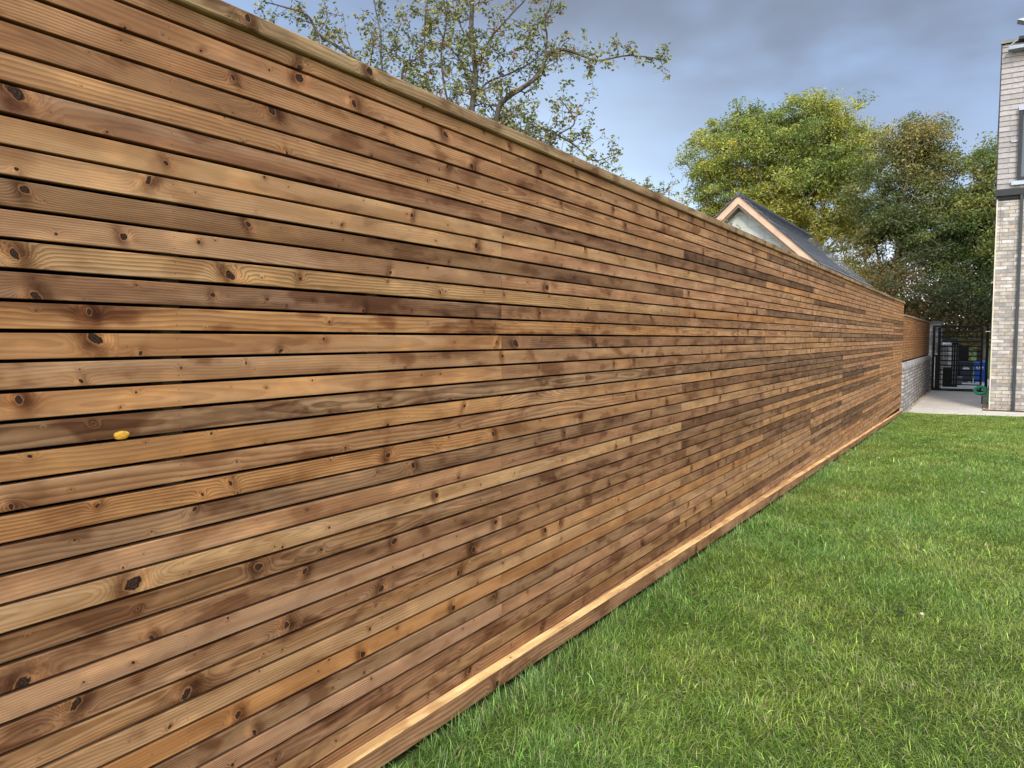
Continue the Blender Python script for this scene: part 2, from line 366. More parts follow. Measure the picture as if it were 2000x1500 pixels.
for k in range(NR):
    ztop = Z0 - PT*(k-1) - GAP/2; zbot = Z0 - PT*k + GAP/2
    if k == 0: ztop = 2.327
    ys = [-2.5]; j = J0 - 3*MOD + (0 if k % 2 == 0 else MOD)
    while j < FEND-.1:
        if j > -2.3: ys.append(j)
        j += 2*MOD
    ys.append(FEND)
    row = ROWS[k] if k < len(ROWS) else random.choice(('TBT', 'RTS', 'BTT'))
    bi = 0
    for a, b in zip(ys, ys[1:]):
        if b < .6: tn = 'T'
        else:
            tn = row[bi] if bi < 3 else random.choices('TTPOBSDVG', [4, 4, 3, 2, 2.2, 2.4, 2.2, 1, 2])[0]
            bi += 1
        if bi == 3 and random.random() < .3: tn = random.choice('TPOS')
        col = np.array(TONE[tn])*random.uniform(.93, 1.07)*np.array([1, random.uniform(.97, 1.03), random.uniform(.94, 1.06)])
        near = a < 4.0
        # lowest battens run behind the plinth, cut along its slope
        zb = zbot
        if k >= 33:
            need = (1.6-1.196-.0200*(b-1.4))
            if ztop < (1.6-1.225-.02*(b-1.4)) : continue
        kk = [(q[1], q[2], q[3]) for q in KN if q[0] == k and q[3] > 0] if near else []
        dark = tn in 'BDRSV'
        stain = random.uniform(.5, .9) if dark else random.choice((0, 0, 0, .1, .3) if not near else (0, .1, .25, .5, .8))
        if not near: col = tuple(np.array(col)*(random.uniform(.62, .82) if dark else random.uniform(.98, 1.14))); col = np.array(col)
        jx = random.uniform(-.0008, .0008); jz = random.uniform(-.0007, .0007)
        far = a > 5.5
        con = random.uniform(.3, .7) if far else random.uniform(.30, .80)
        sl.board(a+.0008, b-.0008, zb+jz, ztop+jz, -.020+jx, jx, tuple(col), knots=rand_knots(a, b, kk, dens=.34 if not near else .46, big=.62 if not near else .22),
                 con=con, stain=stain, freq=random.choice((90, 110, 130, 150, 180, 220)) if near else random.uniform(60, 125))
sl.build('slats', MW, fence)
# cap rail
cp = Boards()
for a, b in ((-2.5, 2.6), (2.6, 7.4), (7.4, 12.2), (12.2, FEND+.01)):
    cp.board(a+.0005, b-.0005, 2.3285, 2.3685, -.11, .020, (.33, .225, .120), ch=.0042, stain=.7, con=.5, freq=110, knots=rand_knots(a, b, (), .8, .8))
cp.build('cap_rail', MW, fence)
# plinth: its top edge follows the falling lawn -> build along Y then shear the vertices down
def sheared(bd, s0, yref):
    bd.V = [(x, y, z + s0*(y-yref)) for x, y, z in bd.V]
pl = Boards()
for a, b in ((-2.5, 5.9), (5.9, 11.3), (11.3, FEND-.02)):
    pl.board(a, b, .404-.066, .404, .0012, .041, (.33, .185, .098), ch=.0015, stain=.35, con=.7, freq=75, knots=rand_knots(a, b, (), 1.3, .5))
sheared(pl, GSL, 1.4); pl.build('plinth_board', MW2, fence)
ls = Boards()
for a, b in ((-2.5, 4.1), (4.1, 9.3), (9.3, 13.2), (13.2, FEND-.02)):
    ls.board(a, b, .4045, .4095, .0012, .0425, (.82, .53, .235), ch=.001, stain=.25, con=.25, freq=60, knots=rand_knots(a, b, (), 1.6, .2))
sheared(ls, GSL, 1.4); ls.build('ledge_strip', MW2, fence)
M_batten = plain('treated_batten', (.045, .038, .022), .9, .1)
M_memb = plain('black_membrane', (.004, .004, .004), .9, .1)
y = 2.29 - .016 - .6433*7
while y < FEND:
    yy = min(y, FEND-.03)
    MB().box(-.068, -.0215, yy-.022, yy+.022, .05, 2.32).build('batten', M_batten, fence)
    y += .6433
MB().box(-.075, -.070, -2.5, FEND-.01, .02, 2.32).build('backing_membrane', M_memb, fence)
MB().box(-.16, -.077, FEND-.10, FEND-.005, -.1, 2.325).build('end_post', M_batten, fence)
M_resin = plain('yellow_resin', (.60, .31, .03), .35, .5, var=.35, scale=120)
def lens(name, y, z, ry, rz, mat, th=.0015, parent=fence):
    mb = MB(); n = 16; vs = [(th, y, z)] + [(th*.7, y+.7*ry*math.cos(q), z+.7*rz*math.sin(q)) for q in [2*math.pi*i/n for i in range(n)]] + \
        [(-.0005, y+ry*math.cos(q)*(1+.08*math.sin(3*q)), z+rz*math.sin(q)) for q in [2*math.pi*i/n for i in range(n)]]
    fs = [(0, 1+i, 1+(i+1) % n) for i in range(n)] + [(1+i, 1+n+i, 1+n+(i+1) % n, 1+(i+1) % n) for i in range(n)]
    return mb.add(vs, fs).build(name, mat, parent, smooth=True)
lens('resin_patch', 0.855, 1.4008, .021, .0098, M_resin)['label'] = 'yellow resin patch in a knot hole'

# ================================================================== lower fence on the brick wall
lf = tag(empty('timber_fence', (0, 17.8, 1.09)), 'short fresh orange slatted fence standing on the low brick wall by the gate', 'fence')
b2 = Boards()
k = 0; z = 2.075
while z - PT > 1.095:
    js = [FEND+.05] + ([20.6, 23.4] if k % 2 else [22.0]) + [26.05]
    for a, b in zip(js, js[1:]):
        c_ = np.array(random.choice((TONE['O'], TONE['T'], TONE['O'], TONE['G'])))*random.uniform(.8, .98)
        b2.board(a+.001, b-.001, z-PT+GAP, z, -.012, .008, tuple(c_), knots=rand_knots(a, b, (), .7, .4), con=.5, stain=.25, freq=90)
    z -= PT; k += 1
b2.build('slats', MW, lf)
b3 = Boards(); b3.board(FEND+.04, 26.07, 2.078, 2.112, -.08, .03, (.40, .25, .14), ch=.004, con=.4, stain=.2); b3.build('cap_rail', MW, lf)
MB().box(-.03, -.014, FEND+.05, 26.04, 1.092, 2.075).build('backing_membrane', M_memb, lf)

# ================================================================== BRICK
def brick_material(name, cols, mortar, bw, bh, axis='x', msize=.012, white=.35, off=(0, 0)):
    t = NT(name); p = t.sep(t.pos())
    uu = {'x': p[0], 'y': p[1]}[axis]
    vec = t.xyz(t.M('ADD', uu, 50+off[0]), t.M('ADD', p[2], 10+off[1]), 0.0)
    br = t.n('ShaderNodeTexBrick'); br.offset = .5; br.squash = 1
    t.put(vec, br.inputs['Vector']); br.inputs['Scale'].default_value = 1; br.inputs['Mortar Size'].default_value = msize/2
    br.inputs['Mortar Smooth'].default_value = .15; br.inputs['Brick Width'].default_value = bw; br.inputs['Row Height'].default_value = bh
    br.inputs['Bias'].default_value = 0
    br.inputs['Color1'].default_value = (0, 0, 0, 1); br.inputs['Color2'].default_value = (1, 1, 1, 1); br.inputs['Mortar'].default_value = (0, 0, 0, 1)
    rnd = t.sep(br.outputs['Color'])[0]
    cr = t.n('ShaderNodeValToRGB'); cr.color_ramp.interpolation = 'CONSTANT'; t.put(rnd, cr.inputs[0])
    e = cr.color_ramp.elements
    for i, c in enumerate(cols):
        q = e[i] if i < 2 else e.new(i/len(cols))
        q.position = i/len(cols); q.color = (*c, 1)
    c = cr.outputs[0]
    n = t.noise(t.pos(), 9, 6, .62); c = t.mix(t.ss(n, .35, .7), t.mix(1.0, c, (.78, .78, .80), 'MULTIPLY'), t.mix(1.0, c, (1.15, 1.14, 1.12), 'MULTIPLY'))
    n3 = t.noise(t.xyz(t.M('MULTIPLY', uu, 7.0), t.M('MULTIPLY', p[2], 22.0), rnd), 1, 5, .6)
    c = t.mix(t.ss(n3, .58, .70, 0, white), c, (.62, .63, .66))
    n4 = t.noise(t.xyz(t.M('MULTIPLY', uu, 11.0), t.M('MULTIPLY', p[2], 30.0), 4.0), 1, 5, .6)
    c = t.mix(t.ss(n4, .62, .72, 0, .7), c, (.13, .12, .13))
    c = t.mix(br.outputs['Fac'], c, t.mix(t.ss(n, .3, .7), tuple(m*.85 for m in mortar), mortar))
    t.bump(t.M('ADD', t.M('MULTIPLY', br.outputs['Fac'], -1.0), t.M('MULTIPLY', t.noise(t.pos(), 60, 4), .4)), .8, .006)
    return t.fin(c, .85, .2)
HC = [(.35, .31, .265), (.41, .37, .32), (.29, .265, .24), (.455, .42, .375), (.375, .345, .32), (.385, .33, .275), (.25, .235, .23), (.50, .47, .43)]
M_bh = brick_material('house_brick', HC, (.25, .21, .165), .235, .081, 'x', msize=.016)
M_bhy = brick_material('house_brick_side', HC, (.33, .275, .21), .25, .0925, 'y')
LC = [(.30, .27, .25), (.38, .36, .35), (.24, .22, .21), (.45, .43, .42), (.33, .29, .26)]
M_lw = brick_material('garden_wall_brick', LC, (.13, .115, .10), .26, .078, 'y', msize=.020, white=.45)
M_lwx = brick_material('garden_wall_brick_end', LC, (.24, .22, .19), .235, .0745, 'x', white=.3)
lw = tag(empty('brick_wall', (0, 22, 0)), 'low grey brick garden wall under the short orange fence beside the paving', 'wall')
MB().box(-.20, .035, FEND+.03, 26.25, -.2, .985).build('wall', M_lw, lw)
cpm = MB(); y = FEND+.031                     # soldier course of upright bricks along the top
while y < 26.2:
    y2 = min(y+.078, 26.249); cpm.box(-.203, .0385, y, y2-.009, .987, 1.086+random.uniform(-.002, .002)); y += .078
M_cop = plain('coping_brick', (.36, .34, .33), .85, .2, var=.3, scale=7, bump=.002)
cpm.build('coping', M_cop, lw)
MB().box(-.19, .025, FEND+.04, 26.24, .985, 1.07).build('mortar_bed', plain('mortar', (.2, .19, .17), .9), lw)
pr = tag(empty('brick_pier', (.15, 26.5, 0)), 'dark grey brick gate pier with a flat coping behind the left gate post', 'pier')
M_pier = brick_material('pier_brick', [(.30, .27, .25), (.40, .37, .35), (.24, .22, .21), (.50, .48, .46)], (.24, .22, .20), .235, .0745, 'x', white=.35)
MB().box(-.03, .325, 26.42, 26.75, -.1, 2.085).build('shaft', M_pier, pr)
M_lead = plain('lead_grey', (.085, .09, .10), .55, .4)
MB().box(-.09, .37, 26.37, 26.80, 2.086, 2.125).build('coping', M_lead, pr, bevel=.004)

# ================================================================== GATE
M_blk = plain('black_powder_coat', (.006, .006, .006), .55, .2, var=.3)
gt = tag(empty('metal_gate', (.82, 26.3, 0)), 'black metal side gate of thin horizontal rails in a tall frame', 'gate')
gy0, gy1 = 26.26, 26.32
for xa, xb in ((.085, .150), (1.470, 1.545)): MB().box(xa, xb, gy0, gy1, .0, 1.955).build('post', M_blk, gt)
MB().box(.080, 1.55, gy0-.003, gy1+.003, 1.957, 2.005).build('top_beam', M_blk, gt)
MB().box(.080, 1.55, gy0-.003, gy1+.003, .002, .040).build('threshold', M_blk, gt)
lf_ = empty('gate_leaf', (0, 0, 0)); lf_.parent = gt; lf_.location = (0, 0, 0)
def part(mb, name, mat, thing, par, **k):
    """child of a part: keep world placement relative to the thing"""
    o = mb.build(name, mat, None, **k); o.data.transform(__import__('mathutils').Matrix.Translation(-Vector(thing.location))); o.parent = par; return o
for xa, xb in ((.225, .300), (1.345, 1.400)): part(MB().box(xa, xb, 26.268, 26.312, .045, 1.945), 'stile', M_blk, gt, lf_)
for i in range(14):
    zr = .045 + i*.1445
    part(MB().box(.301, 1.344, 26.273, 26.307, zr, zr+.036), 'rail', M_blk, gt, lf_)
part(MB().box(.151, .224, 26.275, 26.305, .045, 1.1), 'lock_panel', M_blk, gt, lf_)
M_zinc = plain('zinc', (.6, .6, .6), .35, .5, .8)
part(MB().tube([(.165, 26.25, 1.13), (.165, 26.19, 1.13), (.235, 26.19, 1.13)], .014), 'handle', M_zinc, gt, lf_)
part(MB().box(.158, .168, 26.262, 26.266, .1, 1.05), 'lock_edge', M_zinc, gt, lf_)
MB().box(1.455, 1.50, 26.235, 26.258, 1.80, 1.825).box(1.515, 1.57, 26.235, 26.258, 1.80, 1.825).build('hinge', M_zinc, gt)

# ================================================================== HOUSE
hs = tag(empty('brick_house', (1.6, 19.75, 0)), 'pale grey brick house with tiled upper storey at the right edge behind the lawn', 'house')
FX, FY, HX, HY = 1.60, 19.75, 9.5, 29.0
MB().add([(FX, FY, -.1), (HX, FY, -.1), (HX, FY, 4.66), (FX, FY, 4.66)], [(0, 1, 2, 3)]).build('front_wall', M_bh, hs)
MB().box(FX+.0005, HX-.01, FY+.004, HY, -.1, 4.66).build('side_wall', M_bhy, hs)
M_dk = plain('dark_grey_metal', (.034, .035, .037), .6, .15, var=.1)
M_dk2 = plain('dark_grey_downpipe', (.048, .05, .052), .6, .15, var=.1)
MB().box(FX+.005, 2.6, FY-.003, FY-.0005, 4.62, 4.70).build('painted_soffit_shade', plain('soffit_shade_paint', (.02, .02, .02), .8), hs)  # dark strip painting the shade under the band onto the brick
MB().box(FX-.045, HX, FY-.075, FY+.05, 4.722, 4.868).build('band_course', M_dk, hs, bevel=.004)
MB().box(FX-.02, HX, FY-.02, FY+.2, 4.66, 4.722).build('band_recess', plain('dark_soffit_board', (.02, .02, .02), .8), hs)
MB().box(1.655, 1.662, FY-.0035, FY-.0005, 3.55, 4.62).build('movement_joint', plain('sealant', (.12, .11, .10), .8), hs)
MB().box(FX+.002, 2.0, FY-.0035, FY-.0005, 3.53, 3.542).build('bed_joint', plain('sealant', (.13, .12, .11), .8), hs)
# tile hanging: individual plain tiles
t = NT('grey_tile')
c = t.acol('tcol'); n = t.noise(t.pos(), 14, 5, .6)
c = t.mix(t.ss(n, .3, .7), t.mix(1.0, c, (.88, .87, .88), 'MULTIPLY'), t.mix(1.0, c, (1.1, 1.08, 1.07), 'MULTIPLY'))
t.bump(t.noise(t.pos(), 90, 3), .3, .001); M_tile = t.fin(c, .75, .25)
V = []; F = []; C = []
row = 0; z = 4.87; TH = .113; TW = .41
while z < 7.95:
    x = 1.572 - (TW/2 if row % 2 else 0)
    while x < HX:
        xa, xb = max(x, 1.572), min(x+TW-.005, HX)
        if xb-xa > .03:
            z1 = min(z+TH+.03, 7.98); dz = random.uniform(-.003, .003); o = len(V)
            ya, yb = FY-.045+random.uniform(-.003, .003), FY-.018
            V += [(xa, ya, z+dz), (xb, ya, z+dz), (xb, yb, z1), (xa, yb, z1), (xa, ya+.012, z+dz), (xb, ya+.012, z+dz), (xb, yb+.012, z1), (xa, yb+.012, z1)]
            fs = [(0, 1, 2, 3), (4, 7, 6, 5), (0, 4, 5, 1), (0, 3, 7, 4), (1, 5, 6, 2)]
            g = random.uniform(.85, 1.12); tc_ = (.30*g, .278*g, .268*g*random.uniform(.97, 1.05))
            F += [tuple(i+o for i in f) for f in fs]; C += [tc_]*5
        x += TW
    z += TH; row += 1
big_mesh('tile_hanging', V, [np.array(F)], M_tile, hs, attrs={'tcol': ('FACE', 'FLOAT_COLOR', C)}, origin=hs.location)
MB().box(1.585, HX-.01, FY-.016, HY, 4.87, 7.98).build('upper_wall', M_tile, hs).data.attributes.new('tcol', 'FLOAT_COLOR', 'POINT').data.foreach_set('color', [.16, .145, .145, 1]*8)
# corner trim
MB().box(1.552, 1.571, FY-.05, FY+.03, 4.87, 8.0).build('corner_trim', M_dk, hs)
# downpipe (slightly leaning line of two lengths with sockets)
dp = MB().box(2.005, 2.065, FY-.075, FY-.015, .0, 4.72).build('downpipe', M_dk2, hs, bevel=.006)
for zz in (.62, 2.3, 3.55):
    part(MB().box(1.998, 2.072, FY-.082, FY-.012, zz, zz+.07), 'pipe_socket', M_dk2, hs, dp)
# window at the right with projecting dark frame
wf = MB().box(1.93, 2.0, FY-.13, FY-.02, 5.02, 6.50).box(2.86, 2.93, FY-.13, FY-.02, 5.02, 6.50).box(2.0, 2.86, FY-.13, FY-.02, 5.02, 5.09).box(2.0, 2.86, FY-.13, FY-.02, 6.43, 6.50)
win = wf.build('window', M_dk, hs)
gl = NT('window_glass'); gl.b.inputs['Metallic'].default_value = 0
M_glass = gl.fin((.03, .035, .04), .05, .8)
part(MB().box(2.001, 2.859, FY-.075, FY-.05, 5.091, 6.429), 'pane', M_glass, hs, win)
part(MB().box(1.915, 2.95, FY-.15, FY-.019, 6.502, 6.60), 'window_head', plain('lead_flashing', (.30, .34, .40), .5, .4), hs, win)
part(MB().box(1.83, 3.0, FY-.12, FY-.047, 4.93, 5.018), 'sill', plain('lead_sill', (.34, .37, .42), .5, .4), hs, win)
part(MB().box(1.80, 1.928, FY-.062, FY-.047, 5.86, 5.90), 'flashing', plain('lead_strip', (.34, .35, .38), .5, .4), hs, win)
# roof: eaves, slope, a canopy window standing open above the eaves
MB().box(1.53, HX+.05, FY-.09, FY-.0605, 7.985, 8.06).build('eaves_board', plain('grey_eaves', (.16, .165, .16), .6), hs, bevel=.004)
MB().box(1.56, HX, FY-.06, HY, 8.0, 8.055).build('roof', plain('grey_flat_roof', (.10, .11, .125), .6, .4, var=.2, scale=4), hs)
rw = MB().box(1.68, 3.4, FY-.30, FY-.10, 7.77, 7.845).build('gutter_box', plain('grey_fascia', (.24, .27, .31), .5, .4), hs, bevel=.006)
part(MB().tube([(1.70, FY-.27, 7.85), (1.90, FY-.23, 8.02), (1.97, FY-.2, 8.07)], .014), 'strut', plain('strut_metal', (.22, .23, .22), .5, .4), hs, rw)
part(MB().box(1.86, 3.4, FY-.26, FY-.11, 7.97, 8.03).box(1.97, 3.4, FY-.28, FY-.10, 8.08, 8.11), 'sash_frame', M_dk, hs, rw)
part(MB().prism([(1.82, 8.36), (1.82, 8.355), (2.1, 8.24), (3.2, 8.12), (3.2, 8.40), (2.1, 8.38)], 'y', FY-.34, FY-.06), 'canopy_wing', plain('canopy_metal', (.40, .42, .41), .4, .5), hs, rw)
part(MB().tube([(2.35, FY-.2, 8.10), (2.35, FY-.2, 8.25)], .02), 'canopy_stay', M_dk, hs, rw)
# flank fittings seen edge-on
MB().box(FX-.055, FX-.003, 20.9, 21.15, 2.62, 2.90).build('wall_lamp', M_blk, hs, bevel=.005)
for zz in (4.04, 4.22, 4.45):
    MB().box(FX-.035, FX-.003, 20.9, 21.0, zz, zz+.07).build('vent_grille', M_blk, hs)
MB().box(FX-.022, FX+.0, FY-.003, FY+.02, 0, 4.66).build('corner_bead', plain('cream_mortar_edge', (.55, .48, .36), .8), hs)

# ================================================================== GARAGE behind the fence
ga = tag(empty('gabled_garage', (-4.17, 20, 0)), 'small gabled garage with new timber bargeboards and grey slate roof behind the fence', 'garage')
GX, GZ, GH, GS = -4.17, 5.40, 3.05, .925        # ridge x, ridge z, half width, slope
def gz(dx): return GZ - abs(dx)*GS
bm_blk = NT('grey_blockwork'); p = bm_blk.sep(bm_blk.pos())
br = bm_blk.n('ShaderNodeTexBrick'); bm_blk.put(bm_blk.xyz(bm_blk.M('ADD', p[0], 40), bm_blk.M('ADD', p[2], 10.05), 0.0), br.inputs['Vector'])
br.inputs['Scale'].default_value = 1; br.inputs['Brick Width'].default_value = .9; br.inputs['Row Height'].default_value = .34; br.inputs['Mortar Size'].default_value = .006
br.inputs['Color1'].default_value = (.44, .46, .46, 1); br.inputs['Color2'].default_value = (.52, .53, .52, 1); br.inputs['Mortar'].default_value = (.30, .29, .26, 1)
nn = bm_blk.noise(bm_blk.pos(), 5, 6, .65)
M_block = bm_blk.fin(bm_blk.mix(bm_blk.ss(nn, .35, .7), bm_blk.mix(1.0, br.outputs[0], (.80, .79, .75), 'MULTIPLY'), br.outputs[0]), .85, .2)
zi = GZ-.22
MB().prism([(GX-GH+.35, 0), (GX+GH-.35, 0), (GX+GH-.35, zi-(GH-.35)*GS), (GX, zi), (GX-GH+.35, zi-(GH-.35)*GS)], 'y', 20.32, 29.3).build('wall', M_block, ga)
M_bb = plain('new_timber', (.50, .335, .235), .7, .25, var=.14, scale=3)
for sgn in (-1, 1):
    x1 = GX + sgn*GH
    tz = .21
    MB().prism([(GX, GZ-.015), (x1, gz(GH)-.015), (x1, gz(GH)-tz-.03), (GX, GZ-tz-.03)][::sgn], 'y', 20.0, 20.035).build('bargeboard', M_bb, ga)
MB().prism([(GX-GH, gz(GH)-.32), (GX, GZ-.32), (GX+GH, gz(GH)-.32), (GX+GH, gz(GH)-.10), (GX, GZ-.10), (GX-GH, gz(GH)-.10)], 'y', 20.036, 20.318).build('soffit', plain('dark_soffit_wood', (.16, .12, .09), .8), ga)
# slates: rows as overlapping thin strips with butt joints
t = NT('slate'); c = t.acol('tcol'); n = t.noise(t.pos(), 5, 5, .6)
c = t.mix(t.ss(n, .3, .7), t.mix(1.0, c, (.85, .85, .87), 'MULTIPLY'), t.mix(1.0, c, (1.12, 1.12, 1.12), 'MULTIPLY'))
M_sl = t.fin(c, .85, .12)
V = []; F = []; C = []; L_ = GH*math.hypot(1, GS)+.05; nr = 20; rh = L_/nr; ca, sa = 1/math.hypot(1, GS), GS/math.hypot(1, GS)
for sgn in (-1, 1):
    for r_ in range(nr):
        y = 19.97 - (.15 if r_ % 2 else 0)
        while y < 29.62:
            ya, yb = max(y, 19.97), min(y+.296, 29.6)
            if yb > ya+.02:
                o = len(V); d0, d1 = r_*rh-.02, (r_+1)*rh; lift = .035
                for (dd, nz_) in ((d0, 0.0), (d1, lift)):
                    for yy in (ya, yb):
                        for th in (0, .008):
                            V.append((GX + sgn*(dd*ca + (nz_+th)*sa), yy, GZ + .0 - dd*sa + (nz_+th)*ca))
                F += [tuple(i+o for i in f) for f in ((1, 3, 7, 5), (0, 4, 6, 2), (4, 5, 7, 6), (0, 1, 5, 4), (2, 6, 7, 3))]
                g = random.uniform(.80, 1.18)*(1.12 if r_ % 2 else .92); C += [(.25*g, .26*g, .285*g)]*5
            y += .3
big_mesh('roof_slates', V, [np.array(F)], M_sl, ga, attrs={'tcol': ('FACE', 'FLOAT_COLOR', C)}, origin=ga.location)
MB().tube([(GX, 19.95, GZ+.012), (GX, 29.6, GZ+.012)], .055, 10).build('ridge', plain('ridge_slate', (.08, .085, .10), .6), ga)
for sgn in (-1, 1):
    MB().prism([(GX, GZ+.008), (GX+sgn*(GH+.02), gz(GH+.02)+.008), (GX+sgn*(GH+.02), gz(GH+.02)-.016), (GX, GZ-.016)][::sgn], 'y', 19.955, 19.998).build('verge_trim', plain('verge_black', (.03, .03, .035), .5), ga)

# ================================================================== GROUND, PAVING
def ground_material():
    t = NT('soil_and_turf'); p = t.pos()
    n = t.noise(p, 3, 6, .65); n2 = t.noise(p, 40, 4, .6)
    c = t.mix(t.ss(n, .3, .7), (.045, .075, .018), (.075, .115, .028)); c = t.mix(t.ss(n2, .45, .7), c, (.05, .045, .02))
    t.bump(n2, .6, .01); return t.fin(c, .95, .1)
M_gr = ground_material()
yl = 18.25
gv = []; gf_ = []
xs = [-250, -40, -.3, .0, 1, 2, 4, 12, 60, 250]; ysg = [-200, -30, -3] + list(np.arange(-2, 18.3, 1.0)) + [yl, 22, 40, 120, 900]
def gz_(x, y):
    yy = min(max(y, -6), yl); return lawn_z(yy) - .012 - (.10 if y > yl+.1 else 0)
for yv in ysg:
    for xv in xs: gv.append((xv, yv, gz_(xv, yv)))
nx = len(xs)
for i in range(len(ysg)-1):
    for j in range(nx-1): gf_.append((i*nx+j, i*nx+j+1, (i+1)*nx+j+1, (i+1)*nx+j))
tag(big_mesh('ground', gv, [np.array(gf_)], M_gr), kind='structure')
# paving slabs
t = NT('pale_porcelain_paving'); c = t.acol('tcol'); n = t.noise(t.pos(), 4, 6, .65); n2 = t.noise(t.pos(), 1.1, 3)
c = t.mix(t.ss(n, .35, .75), c, t.mix(1.0, c, (.86, .85, .83), 'MULTIPLY')); c = t.mix(t.ss(n2, .45, .75, 0, .5), c, t.mix(1.0, c, (.80, .79, .76), 'MULTIPLY'))
M_pave = t.fin(c, .6, .35)
V = []; F = []; C = []
def slab(x0, x1, y0, y1):
    o = len(V); g = random.uniform(.95, 1.04); z1 = .004+random.uniform(-.001, .001); s_ = .21
    def Yv(x, y, lead): return y + (s_*x if lead else 0)
    ld = y0 < 18.3
    pts = [(x0, Yv(x0, y0, ld)), (x1, Yv(x1, y0, ld)), (x1, y1), (x0, y1)]
    V.extend([(a, b, z1) for a, b in pts] + [(a, b, -.06) for a, b in pts])
    F.extend([tuple(i+o for i in f) for f in ((0, 1, 2, 3), (4, 5, 1, 0), (5, 6, 2, 1), (6, 7, 3, 2), (7, 4, 0, 3))]); C.extend([(.64*g, .575*g, .49*g)]*5)
yy = 18.2; r_ = 0
while yy < 27.2:
    y1 = 18.88 if r_ == 0 else yy+.6
    xe = 2.6 if r_ < 2 else 1.46
    x = .10 - (.45 if r_ % 2 else 0)
    while x < (9.4 if r_ < 2 else 1.46):
        xa, xb = max(x, .10), min(x+.9, 9.4 if r_ < 2 else 1.46)
        if xb-xa > .05 and not (r_ == 0 and xa > 2.9): slab(xa+.002, xb-.002, yy+(0 if r_ == 0 else .002), y1-.002)
        x += .9
    yy = y1; r_ += 1
tag(big_mesh('paving', V, [np.array(F)], M_pave, attrs={'tcol': ('FACE', 'FLOAT_COLOR', C)}), kind='structure')
M_conc = plain('rear_concrete', (.50, .48, .43), .8, .2, var=.12, scale=2)
tag(MB().box(-.5, 9.0, 26.9+.32, 35.0, -.08, .002).build('rear_path', M_conc), kind='structure')
# gravel strips: between wall and slabs, and along the house flank
def gravel(name, x0, x1, y0, y1, n, size=.018, zb=.0, slope=None):
    ico_v = np.array([(0, 0, 1), (.9, 0, .1), (0, .9, 0), (-.9, 0, -.1), (0, -.9, .1), (0, 0, -1)], float)
    ico_f = np.array([(0, 1, 2), (0, 2, 3), (0, 3, 4), (0, 4, 1), (5, 2, 1), (5, 3, 2), (5, 4, 3), (5, 1, 4)])
    P = np.stack([rng.uniform(x0, x1, n), rng.uniform(y0, y1, n), np.full(n, zb)+rng.uniform(0, .012, n)], 1)
    sc = rng.uniform(.5, 1.2, (n, 1, 1))*size; V_ = ico_v[None]*sc*rng.uniform(.6, 1.3, (n, 6, 1)); V_ = V_ + P[:, None]
    F_ = (ico_f[None] + (np.arange(n)*6)[:, None, None]).reshape(-1, 3)
    base = np.array([(.42, .32, .19), (.30, .22, .14), (.50, .42, .30), (.20, .16, .13), (.38, .34, .29)])[rng.integers(0, 5, n)]
    return tag(big_mesh(name, V_.reshape(-1, 3), [F_], M_peb, attrs={'tcol': ('FACE', 'FLOAT_COLOR', np.repeat(base, 8, 0))}), kind='stuff')
t = NT('pebbles'); M_peb = t.fin(t.acol('tcol'), .8, .2)
tag(gravel('gravel', 1.47, 1.59, 19.7, 26.1, 2600), 'brown gravel strip between the paving and the house corner', 'gravel')
tag(gravel('gravel', .04, .10, 18.0, 26.1, 1500, .012), 'narrow gravel edge at the foot of the low brick wall', 'gravel')
M_soil = plain('dark_soil', (.075, .052, .04), .95, .1, var=.3, scale=30, bump=.01)
tag(MB().box(1.47, 9.4, 19.485, 19.745, -.05, .012).build('soil_bed', M_soil), kind='structure')
tag(MB().box(1.465, 1.595, 19.746, 26.2, -.05, -.004).build('gravel_bed', plain('gravel_bed_sand', (.30, .23, .15), .95, .1, var=.3, scale=40, bump=.01)), kind='structure')

